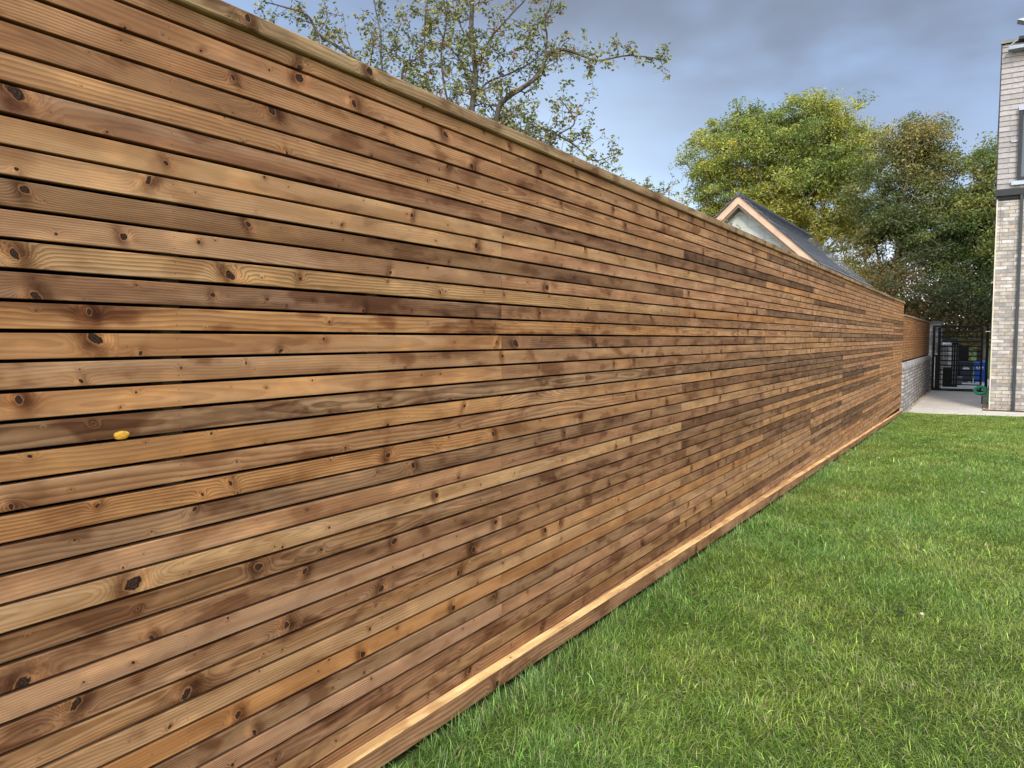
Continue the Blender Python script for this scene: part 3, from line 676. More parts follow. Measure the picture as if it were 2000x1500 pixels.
# ================================================================== GRASS
def grass(n_list):
    Ps = []; Ls = []; Ws = []
    for x0, x1, y0, y1, dens, ln, wd in n_list:
        n = int((x1-x0)*(y1-y0)*dens)
        P = np.stack([rng.uniform(x0, x1, n), rng.uniform(y0, y1, n)], 1)
        Ps.append(P); Ls.append(np.full(n, ln)); Ws.append(np.full(n, wd))
    P = np.concatenate(Ps); L_ = np.concatenate(Ls); W_ = np.concatenate(Ws)
    keep = (P[:, 0] > .058 + .012*np.sin(P[:, 1]*9) + .010*np.sin(P[:, 1]*31)) & (P[:, 1] < 18.16+.21*P[:, 0]+rng.normal(0, .012, len(P)))
    P, L_, W_ = P[keep], L_[keep], W_[keep]; n = len(P); x, y = P[:, 0], P[:, 1]
    def fn(fx, fy, ph): return np.sin(x*fx+ph+1.7*np.sin(y*fy*.7+ph*2))*np.cos(y*fy-ph+1.3*np.sin(x*fx*.6+ph))
    patch = .5*fn(2.1, 1.7, .3)+.3*fn(5.3, 4.1, 1.9)+.3*fn(11, 9, 4.2)            # -1..1
    patch2 = .5*fn(1.3, .9, 2.2)+.4*fn(3.7, 4.9, .7)+.3*fn(16, 13, 5.2)
    comb = 2.2*fn(1.9, 1.5, 3.3)+2.6*fn(5.1, 4.3, .9)+1.5*fn(13, 11, 2.7)
    ang = comb + rng.normal(0, 1.5, n)
    edge = np.exp(-np.maximum(x-.03, 0)/.16)
    Ln = L_*rng.uniform(.55, 1.35, n)*(1+.22*patch2)*(1+.35*edge)
    lean = np.clip(rng.normal(1.22, .36, n)-.55*edge, .05, 1.55)
    dx, dy = np.cos(ang), np.sin(ang)
    z = GY0+GSL*np.minimum(y, yl)-.012 + np.zeros(n)
    B = np.stack([x, y, z], 1); D = np.stack([dx, dy, 0*x], 1); T = np.stack([-dy, dx, 0*x], 1)
    tw = rng.normal(0, .5, n); T = T*np.cos(tw)[:, None] + np.array([0, 0, 1.])*np.sin(tw)[:, None]*.5
    w = (W_*rng.uniform(.6, 1.2, n))[:, None]
    l1 = lean*.78; l2 = np.minimum(lean*1.30, 1.80)
    m = B + D*(np.sin(l1)*Ln*.55)[:, None] + np.array([0, 0, 1.])*(np.cos(l1)*Ln*.55)[:, None]
    tp = m + D*(np.sin(l2)*Ln*.5)[:, None] + np.array([0, 0, 1.])*(np.cos(l2)*Ln*.5)[:, None]
    V = np.stack([B-T*w*.5, B+T*w*.5, m-T*w*.45, m+T*w*.45, tp], 1).reshape(-1, 3)
    i = np.arange(n)*5
    Q = np.stack([i, i+1, i+3, i+2], 1); Tr = np.stack([i+2, i+3, i+4], 1)
    g1 = np.array([.095, .190, .024]); g2 = np.array([.245, .305, .044]); g3 = np.array([.108, .205, .064]); st = np.array([.56, .47, .25])
    k = np.clip(.55+.50*patch+rng.normal(0, .22, n), 0, 1)[:, None]
    c = g1*(1-k)+g2*k
    kb = np.clip(.55*edge+.35*np.clip(patch2, 0, 1)+rng.normal(0, .1, n), 0, .8)[:, None]; c = c*(1-kb)+g3*kb
    c *= (np.exp(rng.normal(.05, .46, n))*(1+.16*patch2-.05*patch))[:, None]
    dead = rng.random(n) < (.05+.09*np.clip(patch, 0, 1)); c[dead] = st*rng.uniform(.6, 1.1, (dead.sum(), 1))
    C_ = np.concatenate([c, c], 0)
    t = NT('grass_blade'); c_ = t.acol('tcol')
    tr = t.n('ShaderNodeBsdfTranslucent'); t.put(t.mix(1.0, c_, (1.3, 1.35, .8), 'MULTIPLY'), tr.inputs[0])
    mx = t.n('ShaderNodeMixShader'); mx.inputs[0].default_value = .28
    t.t.links.new(t.b.outputs[0], mx.inputs[1]); t.t.links.new(tr.outputs[0], mx.inputs[2]); t.t.links.new(mx.outputs[0], t.out.inputs[0])
    M = t.fin(c_, .42, .45)
    o = big_mesh('grass', V, [Q, Tr], M, attrs={'tcol': ('FACE', 'FLOAT_COLOR', C_)})
    return tag(o, 'short green lawn grass covering the ground beside the long fence', 'grass', kind='stuff')
grass([(0.02, 2.2, .9, 3.2, 21000, .044, .0024), (0.02, 2.2, 3.2, 5.2, 16000, .045, .0027), (0.02, 2.3, 5.2, 9, 11500, .045, .0034), (0.02, 2.6, 9, 18.9, 6500, .045, .0048),
       (2.2, 3.4, 0, 5, 9000, .046, .0033), (2.3, 3.6, 5, 9, 7500, .046, .0042), (2.6, 3.8, 9, 19.2, 5200, .045, .0054), (3.4, 8, -1, 5, 3200, .048, .0060), (3.6, 8, 5, 9, 2800, .048, .0066), (3.8, 8, 9, 19.9, 2300, .048, .0076), (.02, 2.2, -1, .9, 3000, .05, .005)])
# a few fallen leaves on the lawn
M_leafd = plain('dry_leaf', (.42, .27, .13), .8, .2, var=.4, scale=30); M_leafw = plain('pale_leaf', (.48, .42, .33), .8, .2)
def fallen(x, y, s_, mat, label, rz):
    z0 = lawn_z(y)+.022; vs = []; n = 10
    for i in range(n):
        q = 2*math.pi*i/n; rr = s_*(1 if i % 2 else .72)*(1.2 if i == 0 else 1); vs.append((rr*math.cos(q), rr*.6*math.sin(q), .004*math.sin(q*2)))
    mb = MB(); mb.add([(0, 0, .006)]+vs+[(a, b, c-.0012) for a, b, c in vs], [(0, 1+i, 1+(i+1) % n) for i in range(n)]+[(1+i, 1+n+i, 1+n+(i+1) % n, 1+(i+1) % n) for i in range(n)])
    o = mb.build('fallen_leaf', mat); o.location = (x, y, z0); o.rotation_euler = (.2, .1, rz); tag(o, label, 'leaf', 'leaves fallen on the lawn')
fallen(1.285, 3.98, .013, M_leafw, 'small whitish fallen leaf in the middle of the lawn', .3)
fallen(1.52, 7.9, .032, M_leafw, 'pale fallen leaf near the right edge of the far lawn', 1.2)
fallen(1.20, 3.95, .028, plain('black_leaf', (.03, .02, .02), .7), 'dark curled fallen leaf beside the small whitish leaf', 2.2)
fallen(1.245, 2.18, .015, plain('yellow_leaf', (.55, .42, .12), .7), 'yellow fallen leaf on the nearest part of the lawn', .2)
fallen(.45, 9.8, .026, M_leafw, 'tiny white fallen leaf near the long fence', .9)

# ================================================================== HOSE, BINS AND YARD BEHIND THE GATE
M_hose = plain('green_hose', (.03, .27, .13), .4, .4, var=.15, scale=20)
hz = tag(empty('garden_hose', (1.44, 21.5, 0)), 'green garden hose looped in a ring beside the house corner', 'hose')
pts = []
for i in range(26):
    q = 2*math.pi*i/22+.3; pts.append((1.405+.115*math.cos(q)-.01*i/22, 21.5+.03*math.sin(q)-.004*i, .335+.085*math.sin(q)*(1-.1*i/26)))
pts = [(1.575, 21.2, .0), (1.575, 21.28, .12), (1.57, 21.36, .24), (1.555, 21.44, .33)] + pts
MB().tube(pts, .038, 10).build('hose_loop', M_hose, hz, smooth=True)
MB().tube([(1.44, 21.5, .0), (1.44, 21.5, .25)], .012).build('support_stake', M_blk, hz)
MB().tube([(1.576, 21.45, 0), (1.576, 21.45, .46)], .011).build('hook', M_blk, hz)
def wheelie(x, y, col, lidcol, label, w=.40, h=.80, mark=None):
    b = tag(empty('wheelie_bin', (x, y, 0)), label, 'bin', 'wheelie bins behind the gate')
    m = plain('bin_plastic', col, .45, .4, var=.1)
    t0, t1 = w*.40, w*.5
    mb = MB(); mb.add([(x-t0, y-t0, .05), (x+t0, y-t0, .05), (x+t0, y+t0, .05), (x-t0, y+t0, .05), (x-t1, y-t1, h-.07), (x+t1, y-t1, h-.07), (x+t1, y+t1, h-.07), (x-t1, y+t1, h-.07)],
           [(3, 2, 1, 0), (0, 1, 5, 4), (1, 2, 6, 5), (2, 3, 7, 6), (3, 0, 4, 7), (4, 5, 6, 7)])
    bd = mb.build('body', m, b, bevel=.02)
    MB().prism([(y-t1-.03, h-.068), (y+t1+.03, h-.068), (y+t1+.03, h-.02), (y, h+.015), (y-t1-.03, h-.02)], 'x', x-t1-.02, x+t1+.02).build('lid', plain('bin_lid', lidcol, .4, .45, var=.1), b, bevel=.008)
    for s_ in (-1, 1): MB().tube([(x+s_*(t0-.02), y+t0+.02, .08), (x+s_*(t0+.02), y+t0+.02, .08)], .08, 14).build('wheel', M_blk, b)
    MB().tube([(x-t1*.7, y+t1+.06, h-.04), (x+t1*.7, y+t1+.06, h-.04)], .015).build('handle', M_blk, b)
    if mark: # white council roundel and two lines of lettering reduced to strokes too small to read
        mk = MB(); w_ = plain('white_print', (.72, .74, .78), .6)
        yy = y-t1*.94
        for (xa, xb, za, zb) in mark: mk.box(x+xa, x+xb, yy-.016, yy-.012, za, zb)
        mk.build('printed_mark', w_, b)
    return b
wheelie(1.32, 31.5, (.012, .075, .36), (.05, .16, .50), 'blue wheelie bin with white printed mark seen through the gate', mark=[(-.12, -.08, .56, .60), (-.04, .10, .56, .60), (-.12, .10, .515, .535)])
wheelie(.90, 31.55, (.025, .032, .042), (.03, .035, .045), 'dark grey wheelie bin with white printed mark beside the blue bin', w=.44, mark=[(-.10, .06, .56, .58), (-.11, .09, .50, .545)])
cab = tag(empty('yard_cabinet', (.62, 28.6, 0)), 'tall black metal storage cabinet standing behind the gate', 'cabinet')
MB().box(.52, .70, 28.55, 28.95, .0, 1.44).build('body', M_blk, cab, bevel=.004)
MB().box(.50, .72, 28.52, 28.98, 1.442, 1.47).build('top', M_blk, cab)
for xx in (.565, .635): MB().box(xx, xx+.012, 28.535, 28.549, .05, 1.40).build('door_edge', plain('brushed_edge', (.28, .27, .25), .5, .4), cab)
cb2 = tag(empty('storage_box', (.40, 28.6, 0)), 'low black storage box with a lid between the pale wall and the cabinet', 'box')
MB().box(.285, .515, 28.5, 28.8, .0, .62).build('body', M_blk, cb2, bevel=.008)
MB().box(.275, .519, 28.49, 28.81, .622, .65).build('lid', M_dk, cb2, bevel=.004)
cb3 = tag(empty('storage_box', (.70, 30.3, 0)), 'small grey plastic box on the ground in front of the dark bin', 'box')
MB().box(.60, .80, 30.2, 30.4, .003, .25).build('body', plain('grey_box', (.10, .11, .13), .5), cb3, bevel=.01)
MB().box(.59, .81, 30.19, 30.41, .252, .28).build('lid', plain('grey_lid', (.25, .28, .32), .5), cb3, bevel=.006)
nw = tag(empty('yard_shelter', (.35, 29.3, 0)), 'pale brick bin shelter with flat grey roof behind the gate', 'shelter')
M_white = brick_material('pale_yard_brick', [(.70, .68, .65), (.76, .74, .71), (.60, .57, .54), (.66, .62, .57)], (.42, .40, .37), .235, .0745, 'x', white=.6)
MB().box(-.3, .50, 29.1, 29.3, 0, 1.40).build('wall', M_white, nw)
MB().box(-.35, .66, 29.0, 30.2, 1.50, 1.60).build('roof', M_dk, nw, bevel=.005)
MB().box(-.33, .64, 28.99, 29.06, 1.402, 1.47).build('fascia', plain('white_fascia', (.70, .70, .70), .5), nw)
tr = MB()
for i in range(5): tr.box(.19+i*.045, .205+i*.045, 29.05, 29.08, .72, 1.36)
tr.box(.18, .40, 29.045, 29.049, .70, .725); tr.build('trellis', M_blk, nw)
sh2 = tag(empty('yard_screen', (.85, 31.0, 0)), 'tall dark screen panel behind the dark wheelie bin', 'screen')
MB().box(.60, .93, 32.0, 32.04, .0, 1.35).build('panel', M_blk, sh2)
MB().box(.58, .60, 31.98, 32.06, .0, 1.40).box(.93, .95, 31.98, 32.06, .0, 1.40).build('frame', M_dk, sh2)

# ================================================================== TREES
def leaf_material(name, spec=.35, rough=.5, trans=.3):
    t = NT(name); c_ = t.acol('tcol')
    tr = t.n('ShaderNodeBsdfTranslucent'); t.put(t.mix(1.0, c_, (1.2, 1.3, .7), 'MULTIPLY'), tr.inputs[0])
    mx = t.n('ShaderNodeMixShader'); mx.inputs[0].default_value = trans
    t.t.links.new(t.b.outputs[0], mx.inputs[1]); t.t.links.new(tr.outputs[0], mx.inputs[2]); t.t.links.new(mx.outputs[0], t.out.inputs[0])
    return t.fin(c_, rough, spec)
M_leaf = leaf_material('tree_leaf'); M_haw = leaf_material('hawthorn_leaf', .25, .5, .25)
M_bark = plain('bark', (.15, .125, .095), .9, .1, var=.3, scale=8, bump=.01)
M_bark2 = plain('hawthorn_bark', (.085, .070, .056), .85, .15, var=.35, scale=30, bump=.002)
def leaves_mesh(P, size, cols, asp=.5, flat=.0):
    n = len(P)
    A = rng.normal(0, 1, (n, 3)); A[:, 2] = A[:, 2]*.55-.35; A /= np.linalg.norm(A, axis=1, keepdims=True)
    Bv = rng.normal(0, 1, (n, 3)); Bv[:, 2] *= .55; Bv -= A*(A*Bv).sum(1, keepdims=True); Bv /= np.linalg.norm(Bv, axis=1, keepdims=True)
    N = np.cross(A, Bv); s_ = (size*rng.uniform(.6, 1.25, n))[:, None]
    V = np.stack([P, P+A*s_*.5+Bv*s_*asp*.5+N*s_*.08, P+A*s_, P+A*s_*.5-Bv*s_*asp*.5+N*s_*.08], 1).reshape(-1, 3)
    i = np.arange(n)*4
    return V, np.stack([i, i+1, i+2, i+3], 1), cols
def skeleton(base, pts, trunk, step):
    nodes = [np.array(p, float) for p in trunk]; par = [-1]+list(range(len(trunk)-1)); plen = [0]
    for i in range(1, len(nodes)): plen.append(plen[-1]+np.linalg.norm(nodes[i]-nodes[i-1]))
    mid = nodes[-1]; order = np.argsort([np.linalg.norm(p-mid) for p in pts]); tips = {}
    N = np.array(nodes)
    for oi in order:
        p = pts[oi]; dv = p-N; dd = np.linalg.norm(dv, axis=1)
        # penalise branches that fall back downward
        cost = dd + .28*np.array(plen) + np.maximum(0, N[:, 2]-p[2])*1.2
        j = int(np.argmin(cost)); a = nodes[j]; ln = dd[j]; m = max(1, int(ln/step)); last = j
        pd_ = nodes[j]-nodes[par[j]] if par[j] >= 0 else np.array([0, 0, 1.]); pd_ = pd_/(np.linalg.norm(pd_)+1e-6)
        for q in range(1, m+1):
            t_ = q/m; pos = a+(p-a)*t_ + pd_*ln*.18*math.sin(math.pi*t_)*(1-t_) + rng.normal(0, .03, 3)*ln*(0 if q == m else 1)*.8
            nodes.append(pos); par.append(last); plen.append(plen[last]+ln/m); last = len(nodes)-1
        tips[oi] = last; N = np.array(nodes)
    return nodes, par
def skel_mesh(nodes, par, rtip, expo=2.25, rmax=9, sides=6):
    n = len(nodes); w = np.zeros(n); ch = np.zeros(n, int)
    for i in range(n):
        if par[i] >= 0: ch[par[i]] += 1
    for i in range(n-1, 0, -1):
        if w[i] == 0: w[i] = rtip**expo
        w[par[i]] += w[i]
    r = np.minimum(w**(1/expo), rmax); V = []; F = []
    for i in range(1, n):
        a, b = nodes[par[i]], nodes[i]; d = b-a; l = np.linalg.norm(d)
        if l < 1e-5: continue
        d = d/l; ref = np.array([0, 0, 1.]) if abs(d[2]) < .9 else np.array([1., 0, 0]); u = np.cross(d, ref); u /= np.linalg.norm(u); v = np.cross(d, u)
        o = len(V); ra = min(r[par[i]], r[i]*1.35); rb = r[i]; sd = sides if r[i] > rtip*3 else 4
        for c, rr in ((a-d*ra*.3, ra), (b, rb)):
            for k in range(sd): q = 2*math.pi*k/sd; V.append(c+(u*math.cos(q)+v*math.sin(q))*rr)
        F += [(o+k, o+(k+1) % sd, o+sd+(k+1) % sd, o+sd+k) for k in range(sd)]
    return V, F
def tree(label, base, lobes, ncl, per, lsize, pal, sig=.42, rtip=.02, rmax=.3, trunk=None, shell=.55, group=None, name='broadleaf_tree', pale=None):
    T_ = tag(empty(name, base), label, 'tree', group)
    lobes = [(l[0], l[1], l[2], l[3]*.87, l[4]*.87, l[5]*.92) for l in lobes]
    vol = np.array([l[3]*l[4]*l[5] for l in lobes]); pts = []; lob = []
    while len(pts) < ncl:
        i = rng.choice(len(lobes), p=vol/vol.sum()); l = lobes[i]
        d = rng.normal(0, 1, 3); d /= np.linalg.norm(d); rr = (shell+(1-shell)*rng.random())
        if rng.random() < .2: rr = rng.random()
        p = np.array(l[:3])+d*np.array(l[3:6])*rr
        bs = .30 + .085*min(l[3:6])          # a bough: several leaf sprays sharing one outer twig
        for _ in range(int(rng.integers(5, 13))):
            o_ = rng.normal(0, 1, 3); o_ *= min(1, 1.6/np.linalg.norm(o_))
            q = p + o_*np.array([1.35, 1.35, .7])*bs*1.15
            if q[2] > base[2]+.8: pts.append(q); lob.append(i)
    ncl = len(pts)
    pts = np.array(pts)
    nodes, par = skeleton(base, pts, trunk, 1.0)
    V, F = skel_mesh(nodes, par, rtip, rmax=rmax)
    big_mesh('trunk', V, [np.array([f for f in F if len(f) == 4])], M_bark, T_, smooth=True, origin=base)
    n = ncl*per; idx = np.repeat(np.arange(ncl), per)
    cs = rng.uniform(.6, 1.35, ncl)
    off = rng.normal(0, 1, (n, 3)); rl = np.linalg.norm(off, axis=1, keepdims=True); off *= np.minimum(1, 1.75/rl); off *= (sig*cs[idx])[:, None]*np.array([1, 1, .62])
    P = pts[idx]+off
    pal = np.array(pal); ci = rng.random(ncl)
    # colour of each leaf clump, drifting slowly through the crown
    drift = np.sin(pts[:, 0]*.8+pts[:, 2]*.9)+np.cos(pts[:, 1]*.7-pts[:, 2]*.6+1)
    k = np.clip(.5+.22*drift+rng.normal(0, .22, ncl), 0, .999)*(len(pal)-1)
    lo = k.astype(int); fr = (k-lo)[:, None]; cc = pal[lo]*(1-fr)+pal[np.minimum(lo+1, len(pal)-1)]*fr
    C = cc[idx]*rng.uniform(.7, 1.3, n)[:, None]
    V, F, C = leaves_mesh(P, lsize, C)
    big_mesh('crown', V, [F], M_leaf, T_, attrs={'tcol': ('FACE', 'FLOAT_COLOR', C)}, origin=base)
    return T_
PAL_Y = [(.14, .19, .045), (.25, .28, .06), (.37, .365, .075), (.48, .41, .085)]
PAL_D = [(.085, .13, .035), (.135, .18, .042), (.22, .22, .055), (.34, .27, .07)]
PAL_O = [(.095, .125, .04), (.15, .165, .05), (.22, .195, .06), (.31, .23, .08)]
tree('large round yellow green tree towering behind the slate garage roof', (-7.7, 42, .3),
     [(-7.9, 42, 10.6, 4.6, 4.4, 3.6), (-7.4, 42, 12.5, 3.2, 3.2, 2.1), (-11.3, 41.5, 10.0, 1.8, 2.2, 3.0), (-11.0, 42, 7.2, 2.6, 2.3, 2.3), (-5.0, 42, 9.4, 1.7, 2.4, 3.0),
      (-8.4, 41, 7.2, 2.8, 2.5, 1.9), (-6.3, 42, 12.8, 1.6, 1.8, 1.0), (-12.2, 42, 11.9, 1.3, 1.3, 1.7), (-4.6, 42, 12.3, 1.2, 1.4, 1.3), (-9.6, 42, 13.2, 1.7, 1.8, 1.1), (-5.2, 42, 6.6, 1.9, 1.9, 1.6)],
     2100, 88, .15, PAL_Y, sig=.27, rtip=.018, rmax=.34, trunk=[(-7.7, 42, .3), (-7.8, 42, 2.5), (-7.7, 42, 4.4), (-7.5, 42, 6.0)])
tree('dark green and rust tree to the right of the tall yellow green tree', (-2.0, 38, .3),
     [(-2.0, 38, 8.6, 2.2, 2.4, 2.6), (-1.2, 38, 6.4, 2.4, 2.4, 1.8), (-3.2, 38, 5.4, 1.6, 2.0, 1.8), (-1.8, 38, 10.3, 1.2, 1.3, 1.1), (-.5, 38, 8.6, 1.1, 1.3, 1.6)],
     820, 88, .13, PAL_O, sig=.26, rtip=.016, rmax=.22, trunk=[(-2.0, 38, .3), (-2.2, 38, 3), (-2.1, 38, 5.0)])
tree('dark green tree with yellowing tips rising beside the house wall', (1.3, 37, .3),
     [(1.4, 37, 7.8, 1.4, 1.9, 2.2), (.9, 37, 5.6, 2.0, 2.0, 1.8), (2.6, 37, 7.6, 1.6, 1.6, 2.6), (2.2, 37, 5.0, 1.9, 2.0, 1.8)],
     700, 88, .13, PAL_D, sig=.26, rtip=.016, rmax=.2, trunk=[(1.3, 37, .3), (1.3, 37, 2.5), (1.4, 37, 4.4)])
tree('low dark bushy tree directly behind the gate and bins', (.6, 34.6, 0),
     [(.6, 35.3, 2.6, 2.4, 1.3, 1.6), (-1.6, 35.6, 3.0, 1.8, 1.3, 1.8), (2.2, 35.2, 2.4, 1.6, 1.2, 1.6), (-.4, 35.8, 4.2, 1.6, 1.2, 1.3)],
     330, 110, .12, [(.05, .08, .028), (.08, .10, .035), (.14, .11, .045), (.28, .16, .06)], sig=.32, rtip=.014, rmax=.12, trunk=[(.6, 35.2, 0), (.55, 35.2, .8), (.6, 35.2, 1.5)])
tree('scrubby olive tree filling the gap right of the garage roof', (-4.6, 36, .3),
     [(-4.4, 36, 3.6, 2.2, 1.6, 1.6), (-3.0, 35.5, 2.6, 1.8, 1.5, 1.7), (-6.6, 37, 4.0, 2.0, 1.6, 1.6)],
     240, 90, .11, [(.08, .11, .03), (.13, .14, .035), (.2, .18, .05), (.3, .22, .07)], sig=.34, rtip=.014, rmax=.12, trunk=[(-4.6, 36, .3), (-4.6, 36, 1.2), (-4.5, 36, 2.2)])
# far wood line closing the horizon
def far_wood():
    n = 900; ang = rng.uniform(-.9, 1.15, n); dist = rng.uniform(75, 105, n)
    P = np.stack([1.5-np.sin(ang)*dist, np.cos(ang)*dist, rng.uniform(.3, 3.6, n)+1.0*np.sin(ang*23)], 1)
    per = 46; idx = np.repeat(np.arange(n), per); Q = P[idx]+rng.normal(0, 1, (n*per, 3))*np.array([1.4, 1.4, .9])
    V, F, C = leaves_mesh(Q, .5, np.array([(.05, .07, .025)])*rng.uniform(.6, 1.6, (n*per, 1)))
    tag(big_mesh('woodland', V, [F], M_leaf, attrs={'tcol': ('FACE', 'FLOAT_COLOR', C)}), 'distant dark woodland closing the view beyond the trees', 'woodland', kind='stuff')
far_wood()
# ------------------------------------------------------------------ hawthorns close behind the fence
M_berry = plain('red_berry', (.20, .012, .012), .3, .5)
def hawthorn(label, origin, yaw, limbs, nl, lsz, twig_gap, tw=.32, berries=95, dens=1.0):
    """limbs: list of (points (s, z, depth), r0, r1) in the tree's own vertical frame"""
    o = Vector(origin); ax = Vector((math.cos(yaw), math.sin(yaw), 0)); ay = Vector((-math.sin(yaw), math.cos(yaw), 0))
    T_ = tag(empty('hawthorn_tree', origin), label, 'tree')
    wood = MB(); LP = []; LC = []; BP = []
    def P(s_, z_, d_): return Vector((o.x, o.y, 0)) + ax*s_ + ay*d_ + Vector((0, 0, z_))
    def smooth(ps, m=5):
        out = []
        for i in range(len(ps)-1):
            p0, p1, p2, p3 = ps[max(i-1, 0)], ps[i], ps[i+1], ps[min(i+2, len(ps)-1)]
            for q in range(m):
                t_ = q/m; out.append(.5*((2*p1)+(-p0+p2)*t_+(2*p0-5*p1+4*p2-p3)*t_*t_+(-p0+3*p1-3*p2+p3)*t_**3))
        out.append(ps[-1]); return out
    def leafcl(p, k, sp=.0145):
        tone = random.random()
        base = np.array((.10, .125, .036))*(1-tone)+np.array((.30, .28, .11))*tone
        if random.random() < .12: base = np.array((.22, .13, .06))
        for _ in range(k):
            LP.append(p+Vector(rng.normal(0, sp, 3))); LC.append(base*random.uniform(.7, 1.5))
        if random.random() < .05: BP.append(p+Vector((rng.normal(0, .02), rng.normal(0, .02), -.03)))
    def twig(p, d, ln, r, lvl):
        n = max(3, int(ln/.05)); pts = [p]; dd = d.normalized()
        for i in range(n):
            dd = (dd + Vector(rng.normal(0, .22, 3)) + Vector((0, 0, .04))).normalized(); pts.append(pts[-1]+dd*ln/n)
        wood.tube(pts, [r*(1-.7*i/n) for i in range(n+1)], 4, False)
        for i in range(1, n+1):
            if random.random() < .85*dens: leafcl(pts[i], random.randint(4, 9))
            if lvl > 0 and random.random() < .62*dens:
                sd = (dd.cross(Vector(rng.normal(0, 1, 3)))).normalized()*.9+dd*.5
                twig(pts[i], sd, ln*random.uniform(.3, .6), r*.6, lvl-1)
    for ps, r0, r1, lvl in limbs:
        pp = smooth([P(*q) for q in ps]); n = len(pp)
        # resample
        wood.tube(pp, [r0+(r1-r0)*(i/(n-1)) for i in range(n)], 7, False)
        acc = 0
        for i in range(1, n):
            seg = (pp[i]-pp[i-1]).length; acc += seg
            while acc > twig_gap:
                acc -= twig_gap
                if pp[i].z < 2.0: continue
                d = (pp[i]-pp[i-1]).normalized(); sd = d.cross(Vector(rng.normal(0, 1, 3))).normalized()*.85+d*.45+Vector((0, 0, .1))
                frac = i/n
                twig(pp[i], sd, random.uniform(.35, 1.15)*tw*(1.15-.80*frac), max(.0022, (r0+(r1-r0)*frac)*.32), lvl)
        leafcl(pp[-1], 6)
    wood.build('trunk', M_bark2, T_, smooth=True)
    V, F, C = leaves_mesh(np.array([tuple(p) for p in LP]), lsz, np.array(LC), asp=.55)
    big_mesh('crown', V, [F], M_haw, T_, attrs={'tcol': ('FACE', 'FLOAT_COLOR', C)}, origin=origin)
    r_ = .0068; BV = []; BF = []
    for i, (zz, rr) in enumerate(((-1, .25), (-.5, .87), (.3, .95), (.95, .3))):
        for k in range(8): q = math.pi/4*k; BV.append((rr*r_*math.cos(q), rr*r_*math.sin(q), zz*r_))
    for i in range(3):
        for k in range(8): BF.append((i*8+k, i*8+(k+1) % 8, (i+1)*8+(k+1) % 8, (i+1)*8+k))
    BF += [tuple(range(8))[::-1], tuple(range(24, 32))]
    me = bpy.data.meshes.new('berry'); me.from_pydata(BV, [], BF); me.materials.append(M_berry); me.polygons.foreach_set('use_smooth', [True]*len(BF))
    random.shuffle(BP)
    for p in BP[:berries]:
        b_ = bpy.data.objects.new('berry', me); b_.location = p-o; S.collection.objects.link(b_); b_.parent = T_
    return T_
def H(pts, d0=0, d1=0):
    n = len(pts); return [((x-925)*.00338, 2.4+(420-y)*.00326, d0+(d1-d0)*i/max(1, n-1)) for i, (x, y) in enumerate(pts)]
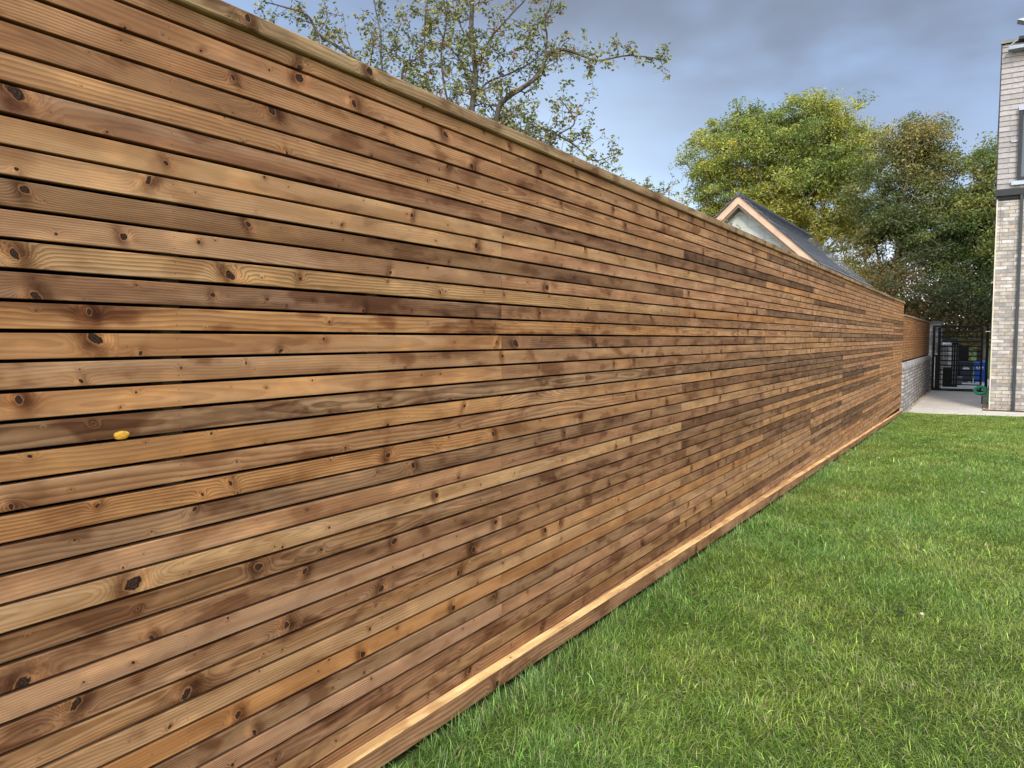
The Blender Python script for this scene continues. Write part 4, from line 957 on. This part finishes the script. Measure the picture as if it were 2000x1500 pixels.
limbs = [
 (H([(925, 1100), (924, 700), (926, 420), (922, 230), (930, 150), (922, 60), (926, -60), (920, -260)]), .026, .011, 1),
 (H([(925, 640), (950, 400), (971, 225), (991, 193), (1024, 172), (1053, 148), (1065, 115), (1094, 107), (1127, 119), (1160, 131), (1217, 123), (1283, 133)], 0, -.15), .022, .003, 1),
 (H([(1060, 125), (1066, 70), (1062, 40), (1074, 0), (1080, -60)], 0, .05), .008, .003, 1),
 (H([(922, 205), (950, 155), (1000, 127), (1050, 90), (1030, 60)], 0, .25), .008, .003, 1),
 (H([(915, 560), (820, 330), (755, 180), (700, 120), (643, 82), (622, 49), (581, 37), (547, 31)], 0, -.2), .016, .003, 1),
 (H([(800, 290), (765, 200), (749, 119), (747, 61), (737, 12), (725, -60)], 0, .1), .009, .003, 1),
 (H([(860, 340), (800, 200), (786, 123), (823, 82), (826, 10), (835, -80)], 0, .3), .009, .003, 1),
 (H([(925, 330), (880, 210), (868, 120), (880, 60), (860, -20)], .05, -.3), .009, .003, 1),
 (H([(925, 190), (905, 120), (870, 70), (850, 30), (800, -10)], 0, .2), .007, .003, 1),
 (H([(930, 130), (960, 80), (1000, 40), (1030, 10), (1045, -50)], 0, -.2), .007, .003, 1),
 (H([(940, 420), (1010, 290), (1040, 238), (1115, 267), (1160, 300), (1209, 283)], 0, .2), .010, .0025, 1),
 (H([(980, 350), (1080, 265), (1120, 235), (1105, 200), (1090, 180)], 0, .1), .007, .0025, 1),
 (H([(1000, 390), (1090, 300), (1150, 320), (1200, 350)], .1, .3), .007, .0025, 1),
 (H([(780, 260), (700, 160), (660, 120), (610, 80), (640, 20), (625, -30)], 0, .15), .007, .0025, 1),
 (H([(890, 300), (840, 170), (810, 110), (760, 60), (770, 0)], .1, .4), .007, .0025, 1),
 (H([(900, 330), (850, 240), (790, 190), (700, 170), (640, 130)], .1, .3), .008, .0025, 1),
 (H([(925, 270), (950, 230), (985, 215), (1010, 240), (1060, 255)], .0, .3), .007, .0025, 1),
 (H([(925, 100), (900, 40), (890, -20), (870, -90)], .0, .2), .006, .0025, 1),
]
hawthorn('sparse hawthorn with red berries rising behind the near part of the fence', (-1.34, 3.99, .2), YAW, limbs, 0, .029, .042, tw=.30, dens=.74)
def H2(pts, d0=0, d1=0):
    n = len(pts); k = .00338*1.75; return [((x-1310)*k, 2.5+(430-y)*k*.965, d0+(d1-d0)*i/max(1, n-1)) for i, (x, y) in enumerate(pts)]
limbs2 = [
 (H2([(1300, 760), (1280, 560), (1250, 420), (1233, 344), (1240, 312), (1262, 284)]), .022, .003, 1),
 (H2([(1250, 410), (1245, 340), (1270, 322), (1308, 316)], 0, .1), .008, .003, 1),
 (H2([(1290, 600), (1340, 470), (1330, 400), (1290, 365), (1255, 340)], 0, -.3), .012, .003, 1),
 (H2([(1310, 560), (1370, 460), (1400, 425), (1420, 430), (1450, 425)], 0, -.3), .010, .003, 1),
 (H2([(1290, 520), (1220, 400), (1190, 350), (1165, 315)], 0, .3), .010, .003, 1),
]
a = .5689
# position: on the line of sight of the far twigs, nearly nine metres away, well behind the fence
hx = 1.51 - math.sin(a)*8.6 + math.cos(a)*8.6*(1310-1000)/1450.3; hy = math.cos(a)*8.6 + math.sin(a)*8.6*(1310-1000)/1450.3
hawthorn('smaller hawthorn with thin twigs just left of the garage gable', (hx, hy, .1), YAW, limbs2, 0, .036, .06, berries=8, tw=.62, dens=1.0)
